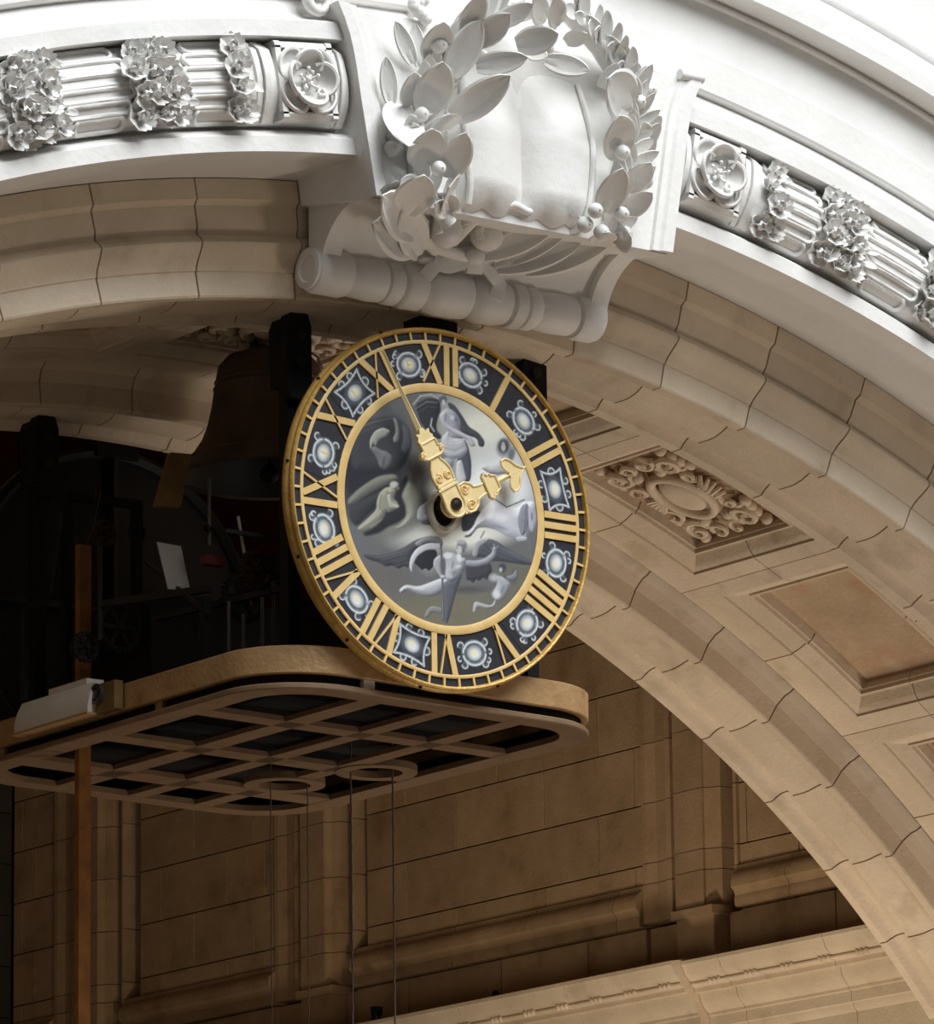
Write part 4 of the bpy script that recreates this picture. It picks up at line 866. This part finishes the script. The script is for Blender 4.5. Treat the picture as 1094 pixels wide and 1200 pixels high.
def spiral(o, cx, cy, r, sgn, h):
    mb = MB(); pts = []
    for i in range(22):
        q = sgn*i/21*2*math.pi*1.6+math.pi/2; rad = r*(1-.8*i/21); pts.append((cx+rad*math.cos(q), -h, cy+rad*math.sin(q)))
    mb.tube(pts, .0062, 6); mb.build('volute', M['gold'], o)
hub = [(.055, .10), ]+arcp(0, 0, .062, 20, -200)+[(-.055, .10)]
bal = [(-.05, .095), (-.062, .13), (-.064, .165), (-.052, .20), (-.034, .225), (-.026, .255), (.026, .255), (.034, .225), (.052, .20), (.064, .165), (.062, .13), (.05, .095)]
cap = [(-.045, .25), (-.07, .262), (-.078, .275), (-.07, .29), (-.05, .295), (-.05, .325), (-.045, .33), (.045, .33), (.05, .325), (.05, .295), (.07, .29), (.078, .275), (.07, .262), (.045, .25)]
crown = [(-.045, .33), (-.05, .35), (-.038, .365), (-.045, .385), (-.02, .378), (-.012, .40), (.012, .40), (.02, .378), (.045, .385), (.038, .365), (.05, .35), (.045, .33)]
mh = hand('minute_hand', -30.5, .150, [('hub_plate', [hub], .012), ('collar_band', [[(-.066, .085), (.066, .085), (.066, .097), (-.066, .097)], [(-.06, .104), (.06, .104), (.06, .112), (-.06, .112)]], .02), ('baluster', [bal], .014), ('capital', [cap], .02), ('crown', [crown], .016)], 'long gold minute hand pointing at eleven', (.385, .815, .017, .006))
for s in (-1, 1): spiral(mh, s*.03, .145, .022, s, .165)
for s in (-1, 1): spiral(mh, s*.062, .272, .012, s, .171)
hp = arcp(0, 0, .06, 0, 360, 20)[:-1]
lyre = [(-.05, .06), (-.075, .085), (-.078, .12), (-.06, .15), (-.035, .165), (-.026, .21), (-.03, .24), (.03, .24), (.026, .21), (.035, .165), (.06, .15), (.078, .12), (.075, .085), (.05, .06)]
hcap = [(-.055, .235), (-.07, .25), (-.055, .262), (-.06, .275), (-.045, .285), (-.035, .31), (.035, .31), (.045, .285), (.06, .275), (.055, .262), (.07, .25), (.055, .235)]
leafp = [(0, .50), (-.012, .485), (-.035, .46), (-.07, .44), (-.088, .415), (-.085, .39), (-.06, .383), (-.035, .392), (-.012, .408), (0, .40), (.012, .408), (.035, .392), (.06, .383), (.085, .39), (.088, .415), (.07, .44), (.035, .46), (.012, .485)]
hh = hand('hour_hand', 61, .118, [('hub_plate', [hp], .012), ('collar_band', [[(-.07, .055), (.07, .055), (.07, .066), (-.07, .066)], [(-.066, .07), (.066, .07), (.066, .078), (-.066, .078)]], .02), ('lyre', [lyre], .014), ('capital', [hcap], .02), ('leaf_tip', [leafp], .008)], 'shorter gold hour hand pointing near two', (.30, .52, .018, .007))
for s in (-1, 1): spiral(hh, s*.042, .108, .026, s, .133)
mb = MB(); mb.lathe([(.022, .16), (.024, .172), (.014, .178), (.0, .178)], 16, ROT); cb(mb, 'hand_nut', 'grey_iron')
src = MB(); src.ball((0, 0, 0), .009, 8, 6); me_sc = src.mesh('rim_screw', M['iron'], 60)
for k in range(12): link('rim_screw', me_sc, clock, None, None, Matrix.Rotation(R(30*k+8), 4, 'Y') @ Matrix.Translation((0, -.03, .893)))
mb = MB(); mb.lathe([(.80, -.03), (.80, .0), (.0, .0)], 48, ROT); cb(mb, 'back_plate', 'iron')
mb = MB(); p = at(511, 374, .62); mb.box((p.x-.11-CC.x, .11, .84), (p.x+.12-CC.x, .24, 7.338-CC.z)); mb.box((p.x-.05-CC.x, .02, .80), (p.x+.05-CC.x, .12, .87)); cb(mb, 'top_bracket', 'iron')

# ------------------------------------------------------------------ balcony
bal_o = thing('clock_balcony', 'long rounded gilded balcony with an open grille underneath, below the clock', 'balcony', None, None, (.145, 2.0, 5.40))
bal_o.rotation_euler = (0, R(1.1), 0)
BX0, BX1, BY0, BY1 = -.88, 1.17, .55, 3.52
def stad(off, z, n=10, rc=.42):
    x0, x1, y0, y1 = BX0+off, BX1-off, BY0+off, BY1-off; r = max(.02, rc-off); out = []
    for (cx, cy, a0) in ((x1-r, y1-r, 0), (x0+r, y1-r, 90), (x0+r, y0+r, 180), (x1-r, y0+r, 270)):
        for i in range(n+1): q = R(a0+90*i/n); out.append((cx+r*math.cos(q)-.145, cy+r*math.sin(q)-2.0, z))
    return out
def loopwall(levels):
    mb = MB(); n = len(stad(0, 0))
    for off, z in levels: mb.v += stad(off, z)
    m = len(levels)
    for i in range(m):
        j = (i+1) % m
        for k in range(n): mb.f.append((i*n+k, i*n+(k+1) % n, j*n+(k+1) % n, j*n+k))
    return mb
loopwall([(0, .075), (-.006, .08), (-.006, .205), (0, .21), (.03, .21), (.03, .075)]).build('fascia_band', M['brass'], bal_o, 35)
loopwall([(.0, 0), (-.006, .006), (-.006, .024), (.0, .03), (.135, .03), (.135, 0)]).build('grille_rim', M['grille'], bal_o, 35)
mb = loopwall([(.06, .03), (.06, .09), (.05, .10), (.05, .03)]); mb.build('recess_band', M['iron'], bal_o, 35)
mb = MB(); a = stad(.03, .16); b = stad(.03, .175); mb.v += a+b; n = len(a); mb.f += [tuple(range(n)), tuple(range(2*n-1, n-1, -1))]; mb.build('deck', M['iron'], bal_o)
def gbar(x0, x1, y0, y1, name='grille_bar'):
    mb = MB(); mb.box((x0-.145, y0-2, .002), (x1-.145, y1-2, .028)); mb.build(name, M['grille'], bal_o)
for a, b in ((-.305, -.18), (.135, .235)): gbar(a, b, BY0+.12, BY1-.12, 'long_bar')
for y0, y1 in ((BY0+.12, 2.46), (2.84, BY1-.12)): gbar(.55, .655, y0, y1, 'long_bar')
for a, b in ((1.31, 1.44), (2.845, 3.03)): gbar(BX0+.12, BX1-.12, a, b, 'cross_bar')
for x0, x1 in ((BX0+.12, .60), (.975, BX1-.12)): gbar(x0, x1, 2.09, 2.24, 'cross_bar')
for (cx, cy, r) in ((.61, 2.65, .155), (.79, 2.09, .155)):
    mb = MB(); mb.lathe([(r-.02, -.004), (r-.02, .032), (r+.055, .032), (r+.055, -.004)], 32, Matrix.Translation((cx-.145, cy-2, 0)), True); mb.build('rope_ring', M['grille'], bal_o, 35)
# deck joists seen up through the grille
for y in (1.0, 1.75, 2.5): 
    mb = MB(); mb.box((BX0+.1-.145, y-2-.03, .10), (BX1-.1-.145, y-2+.03, .16)); mb.build('joist', M['grey_iron'], bal_o)
for (px, py, wd) in ((435, 812, .05), (232, 828, .05), (27, 886, .05)):
    mb = MB(); 
    if px == 435: p = (at(435, 812, .55).x-.145, .55-2)
    else: p = (BX0-.145+.06, {232: 1.55, 27: 3.0}[px]-2)
    mb.box((p[0]-.032, p[1]+.018, .03), (p[0]+.032, p[1]+.08, .075)); mb.build('spacer_block', M['whiteplastic'] if px == 435 else M['brass'], bal_o, None, 'white spacer block' if px == 435 else None)

# white housing with a round lock on the balcony's left side
hx = thing('lamp_housing', 'white wedge shaped lamp housing fixed on the left balcony band', 'lamp', None, None, (-.945, 2.35, 5.56))
mb = MB()
prof = [(-.045, -.06), (.05, -.06), (.05, .07), (.0, .10), (-.03, .04), (-.045, -.02)]
mb.prism(prof, lambda p: (p[0], -.33, p[1]), lambda p: (p[0], .35, p[1])); mb.build('housing', M['whiteplastic'], hx, 30)
mb = MB(); mb.box((.0, -.25, .06), (.10, .10, .13)); mb.build('cap_box', M['whiteplastic'], hx)
mb = MB(); mb.box((.0, -.50, -.06), (.05, -.33, .08)); mb.build('end_bracket', M['plank'], hx)
mb = MB(); mb.lathe([(.052, 0), (.052, .02), (.036, .02), (.036, .008), (.018, .008), (.018, .02), (.0, .022)], 24, Matrix.Translation((-.0, -.36, .03)) @ Matrix.Rotation(R(-90), 4, 'Y') @ Matrix.Translation((0, 0, .0))); mb.build('round_lock', M['steel'], hx, 40, 'round grey lock plate')
mb = MB(); mb.box((-.055, -.34, -.068), (.05, .36, -.058)); mb.build('lip', M['brass'], hx)

# ------------------------------------------------------------------ posts, bell and movement on the balcony
DZ = 5.575
def post(px, py, y, label):
    """iron post from the deck up to a head bracket under the soffit"""
    p = at(px, py, y); t = thing('iron_post', label, 'post', 'iron posts of the bell frame', None, (p.x, y, DZ)); h = p.z-DZ
    mb = MB(); mb.box((-.035, -.035, .02), (.035, .035, h-.12)); mb.build('shaft', M['iron'], t)
    mb = MB(); mb.box((-.09, -.09, 0), (.09, .09, .03)); mb.build('foot_plate', M['iron'], t)
    mb = MB(); mb.prism([(-.05, -.40), (.05, -.40), (.072, -.34), (.072, -.03), (.05, .03), (-.05, .03), (-.072, -.03), (-.072, -.34)], lambda q: (q[0], -.09, h+q[1]), lambda q: (q[0], -.02, h+q[1])); mb.build('head_bracket', M['iron'], t)
    mb = MB(); mb.prism([(-.06, -.32), (.06, -.32), (.07, -.03), (.05, .02), (-.05, .02), (-.07, -.03)], lambda q: (q[0]+.02, .02, h+q[1]), lambda q: (q[0]+.02, .10, h+q[1])); mb.build('head_bracket', M['iron'], t)
    for dz in (-.08, -.22):
        mb = MB(); mb.lathe([(.028, 0), (.028, .02), (0, .025)], 12, Matrix.Translation((0, -.09, h+dz)) @ Matrix.Rotation(R(90), 4, 'X')); mb.build('bolt', M['grey_iron'], t, 40)
    return t
post(338, 378, .95, 'black iron post beside the bell, nearest left of the clock')
post(44, 498, 3.15, 'black iron post at the far left end of the balcony')
post(614, 424, .95, 'black iron post head showing behind the upper right of the clock')
bc = at(316, 560, 2.1); BZ = bc.z
bell = thing('bell', 'large dark bronze bell hanging behind the clock', 'bell', None, None, (bc.x, 2.1, BZ))
bpf = [(0, .66), (.14, .655), (.22, .625), (.262, .575), (.272, .52), (.276, .50), (.282, .495), (.276, .485), (.282, .465), (.288, .46), (.283, .45), (.296, .36), (.316, .27), (.345, .19), (.39, .12), (.405, .105), (.412, .095), (.41, .085), (.45, .03), (.475, .01), (.478, 0), (.465, -.01), (.44, .0), (.37, .09), (.30, .22), (.26, .4), (.24, .54), (.0, .60)]
ib = bpf.index((.478, 0)); mb = MB(); mb.lathe(bpf[:ib+3], 48); mb.f = mb.f[:-1]; mb.build('bell_body', M['bell'], bell, 35)
mb = MB(); mb.lathe(bpf[ib+2:], 48); mb.f = [f for f in mb.f if len(f) == 4]+[mb.f[-1]]; mb.build('bell_inside', M['iron'], bell, 35, 'inside of the bell, its shade put into a dark colour')  # black colour stands in for the shade inside the bell
mb = MB()
for q in range(4):
    a = R(90*q); mb.tube([(.06*math.cos(a), .06*math.sin(a), .64), (.11*math.cos(a), .11*math.sin(a), .72), (.06*math.cos(a), .06*math.sin(a), .80)], .025, 8)
mb.build('crown_loops', M['bell'], bell, 60)
mb = MB(); mb.tube([(0, 0, .58), (0, 0, .06)], .014, 8); mb.ball((0, 0, .02), .05, 10, 8); mb.build('clapper', M['iron'], bell, 60)
mb = MB(); mb.tube([(-.20+.005*i, -.27, .632-.0035*(i-4)**2*.35) for i in range(0, 1)]+[(-.13, -.20, .655), (0.02, -.24, .645), (.16, -.20, .615), (.22, -.16, .57)], .006, 6); mb.build('wire', M['steel'], bell, 60)
beam = thing('bell_yoke', 'black iron beam carrying the bell under the soffit', 'beam', None, None, (bc.x, 2.1, BZ+.835))
mb = MB(); mb.box((-.40, -.06, 0), (.75, .06, .12)); mb.build('beam_web', M['iron'], beam)
mb = MB(); mb.box((-.06, -1.2, .02), (.06, 1.15, .12)); mb.build('cross_beam', M['iron'], beam)
mb = MB(); mb.tube([(-.2, -.05, .02), (-.02, -.10, .05), (.14, -.05, .03)], [.06, .07, .06], 10); mb.build('gudgeon', M['iron'], beam, 60)
# rear clock seen from behind
rc = thing('rear_clock', 'dark back of the second clock at the far end of the balcony', 'clock', None, None, (.145, 3.58, 6.40))
mb = MB(); mb.lathe([(.90, -.04), (.90, .02), (.87, .05), (.84, .02), (.84, -.04)], 64, ROT, True); mb.build('rim', M['iron'], rc, 40)
mb = MB(); mb.lathe([(.85, -.03), (.85, .0), (.0, .0)], 48, ROT); mb.build('back_plate', M['iron'], rc, 40)
mb = MB(); mb.bar((-.85, -.03, 0), (.85, -.03, 0), .05, .03); mb.bar((0, -.03, -.85), (0, -.03, .85), .05, .03); mb.build('strut', M['grey_iron'], rc)
mb = MB(); mb.box((-.12, -.06, .84), (.14, .06, 1.0)); mb.build('top_bracket', M['iron'], rc)
# movement frame
def onp(px, py, y): return at(px, py, y)
mv = thing('clock_movement', 'dark iron clock movement with wheels and levers under the bell', 'machine', None, None, (.1, 2.0, DZ))
def mbar(ps, wd, m='iron', name='frame_bar', r=None):
    mb = MB()
    for (a, b) in zip(ps, ps[1:]):
        p, q = [Vector(v)-Vector((.1, 2.0, DZ)) for v in (a, b)]
        if r: mb.tube([p, q], r, 8)
        else: mb.bar(p, q, wd, wd)
    return mb.build(name, M[m], mv, 40 if r else None)
for (px, y0, top) in ((78, 2.7, 580), (160, 2.7, 590), (240, 1.45, 700), (335, 1.15, 640)):
    a = at(px, top, y0); mbar([(a.x, y0, DZ), (a.x, y0, a.z)], .045)
a, b = at(78, 582, 2.7), at(165, 592, 2.7); mbar([a, b], .04)
a, b = at(30, 712, 2.7), at(60, 702, 2.7); mbar([a, b], .03, 'grey_iron')
a, b = at(62, 700, 2.7), at(76, 600, 2.7); mbar([a, b], .03, 'grey_iron')
a, b = at(30, 712, 2.7), at(28, 820, 2.7); mbar([a, b], .03, 'grey_iron')
a, b = at(120, 708, 2.2), at(245, 690, 1.5); mbar([a, b], .035, 'grey_iron')
a, b = at(180, 725, 2.0), at(330, 690, 1.15); mbar([a, b], .03, 'grey_iron')
a, b = at(172, 660, 2.0), at(245, 720, 1.4); mbar([a, b], .02, 'grey_iron')
a, b = at(117, 640, 2.2), at(117, 750, 2.2); mbar([a, b], .02, 'grey_iron', r=.012, name='rod')
for (px, t, bt, y) in ((268, 705, 768, 1.2), (307, 700, 768, 1.1), (245, 560, 640, 1.5), (320, 680, 760, 1.3), (285, 720, 768, 1.3)):
    mbar([at(px, t, y), at(px, bt, y)], .01, 'steel', 'rod', .009)
mbar([at(279, 605, 1.3), at(286, 648, 1.3)], .01, 'card', 'rod', .008)
mbar([at(265, 622, 1.3), at(330, 632, 1.2)], .02, 'grey_iron'); mbar([at(215, 570, 1.6), at(245, 574, 1.5)], .012, 'grey_iron')
def gear(px, py, y, r, nteeth, m, name='gear_wheel', tilt=None):
    c = at(px, py, y)-Vector((.1, 2.0, DZ)); mb = MB(); poly = []
    for i in range(nteeth*2):
        q0 = 2*math.pi*i/(nteeth*2); rr_ = r if i % 2 else r*.9
        poly += [(rr_*math.cos(q0-.3*math.pi/nteeth), rr_*math.sin(q0-.3*math.pi/nteeth)), (rr_*math.cos(q0+.3*math.pi/nteeth), rr_*math.sin(q0+.3*math.pi/nteeth))]
    inner = [(r*.75*math.cos(2*math.pi*i/len(poly)), r*.75*math.sin(2*math.pi*i/len(poly))) for i in range(len(poly))]
    n = len(poly); v = [(c.x+p[0], c.y+s, c.z+p[1]) for s in (-.012, .012) for ring in (poly, inner) for p in ring]
    f = []
    for k in range(n):
        k2 = (k+1) % n; f += [(k, k2, n+k2, n+k), (2*n+k, 3*n+k, 3*n+k2, 2*n+k2), (k, 2*n+k, 2*n+k2, k2), (n+k, n+k2, 3*n+k2, 3*n+k)]
    mb.add(v, f)
    for k in range(3): q0 = math.pi*k/3; mb.bar((c.x-.78*r*math.cos(q0), c.y, c.z-.78*r*math.sin(q0)), (c.x+.78*r*math.cos(q0), c.y, c.z+.78*r*math.sin(q0)), .02, .018, (0, 1, 0))
    mb.lathe([(r*.15, -.03), (r*.15, .03)], 12, Matrix.Translation(c) @ Matrix.Rotation(R(90), 4, 'X'))
    return mb.build(name, M[m], mv)
gear(300, 668, 1.25, .10, 22, 'brassgear'); gear(320, 668, 1.35, .07, 16, 'grey_iron'); gear(122, 625, 2.2, .07, 18, 'brassgear'); gear(285, 700, 1.5, .13, 28, 'grey_iron'); gear(160, 625, 2.3, .05, 14, 'grey_iron'); gear(140, 735, 2.3, .14, 30, 'grey_iron'); gear(240, 620, 1.5, .03, 10, 'brassgear'); gear(100, 758, 2.3, .08, 18, 'grey_iron')
mb = MB(); c = at(248, 658, 1.45)-Vector((.1, 2.0, DZ)); mb.box(c-Vector((.05, .03, .02)), c+Vector((.06, .03, .025))); mb.build('red_clamp', M['redmetal'], mv, None, 'small red clamp')
mb = MB(); a = at(150, 800, 2.5)-Vector((.1, 2.0, DZ)); mb.box((-.60, .2, .03), (.55, .9, .62)); mb.build('case', M['iron'], mv)
mb = MB(); mb.box((-.05, -.75, .03), (.42, -.2, .50)); mb.build('case', M['iron'], mv)
for (px, py, r, h) in ((375, 752, .022, .10), (282, 760, .03, .06), (298, 762, .02, .05)):
    p = at(px, py, 1.0)-Vector((.1, 2.0, DZ)); mb = MB(); mb.lathe([(r*1.3, 0), (r*1.3, .012), (r, .014), (r, h), (r*.6, h+.01), (r*.6, h+.025)], 16, Matrix.Translation((p.x, p.y, 0))); mb.build('oil_cup', M['steel'], mv, 40)
# white card and wooden batten
p = [at(x, y, 1.7) for x, y in ((184, 635), (212, 640), (223, 692), (197, 690))]
mb = MB(); mb.prism(list(range(4)), lambda i: p[i], lambda i: p[i]+Vector((0, .006, 0))); o = mb.build('paper_card', M['card']); tag(o, 'tilted white card pinned in the dark movement below the bell', 'card')
p = [at(x, y, 1.75) for x, y in ((200, 530), (224, 532), (212, 594), (183, 592))]
mb = MB(); mb.prism(list(range(4)), lambda i: p[i], lambda i: p[i]+Vector((.01, .05, 0))); o = mb.build('wooden_batten', M['plank']); tag(o, 'short slanting olive wooden batten left of the bell mouth', 'batten')
# pendulum rod
pr_ = at(97, 900, 2.6)
t = thing('pendulum', 'orange wooden pendulum rod hanging through the balcony grille', 'pendulum', None, None, (pr_.x, 2.6, pr_.z))
top = at(103, 640, 2.6); bot = at(96, 1260, 2.6)
mb = MB(); mb.prism([(-.035, -.02), (.035, -.02), (.035, .02), (-.035, .02)], lambda q: (q[0], q[1], bot.z-pr_.z), lambda q: (q[0], q[1], top.z-pr_.z)); mb.build('rod', M['rod'], t)
mb = MB(); c = at(100, 760, 2.6); mb.box((-.05, -.05, c.z-pr_.z-.03), (.12, .05, c.z-pr_.z+.03)); mb.build('clamp', M['grey_iron'], t)
mb = MB(); mb.tube([(0, 0, top.z-pr_.z), (.05, 0, top.z-pr_.z+.12), (.09, 0, top.z-pr_.z+.3)], .015, 8); mb.build('suspension', M['grey_iron'], t, 60)
# weight lines
for (px, cy, lab) in ((317, 2.72, 'leftmost of the four thin weight lines hanging under the balcony'), (360, 2.60, 'second weight line from the left, hanging from the same ring'), (411, 2.15, 'third weight line from the left, hanging under the balcony'), (460, 2.05, 'rightmost weight line, hanging past the wall joint')):
    a = at(px, 930, cy); mb = MB(); n = 60; z0, z1 = 5.0, DZ+.3; zb = at(px, 1260, cy).z
    mb.tube([(a.x+.0015*math.sin(i*2.1), cy+.0015*math.cos(i*2.1), zb+(z1-zb)*i/n) for i in range(n+1)], .0048 if px in (411, 460) else .0032, 6)
    o = mb.build('weight_line', M['cable'], None, 60); tag(o, lab, 'cable', 'weight lines under the balcony')
# floodlight on the cornice
fl_ = thing('floodlight', 'small black floodlight standing on the cornice at the bottom edge', 'lamp', None, None, (7.13, 10.98, 5.607)); fl_.scale = (.42, .42, .42)
mb = MB(); mb.box((-.06, -.07, .08), (.06, .07, .22)); mb.box((-.075, -.08, .20), (.075, .08, .23)); mb.build('head', M['iron'], fl_)
mb = MB(); mb.box((-.03, -.09, .0), (.03, -.075, .16)); mb.box((-.03, .075, .0), (.03, .09, .16)); mb.box((-.04, -.09, .0), (.04, .09, .015)); mb.build('yoke', M['iron'], fl_)
mb = MB()
for k in range(4): mb.box((.06, -.06+.035*k, .09), (.085, -.045+.035*k, .20))
mb.build('cooling_fins', M['iron'], fl_)
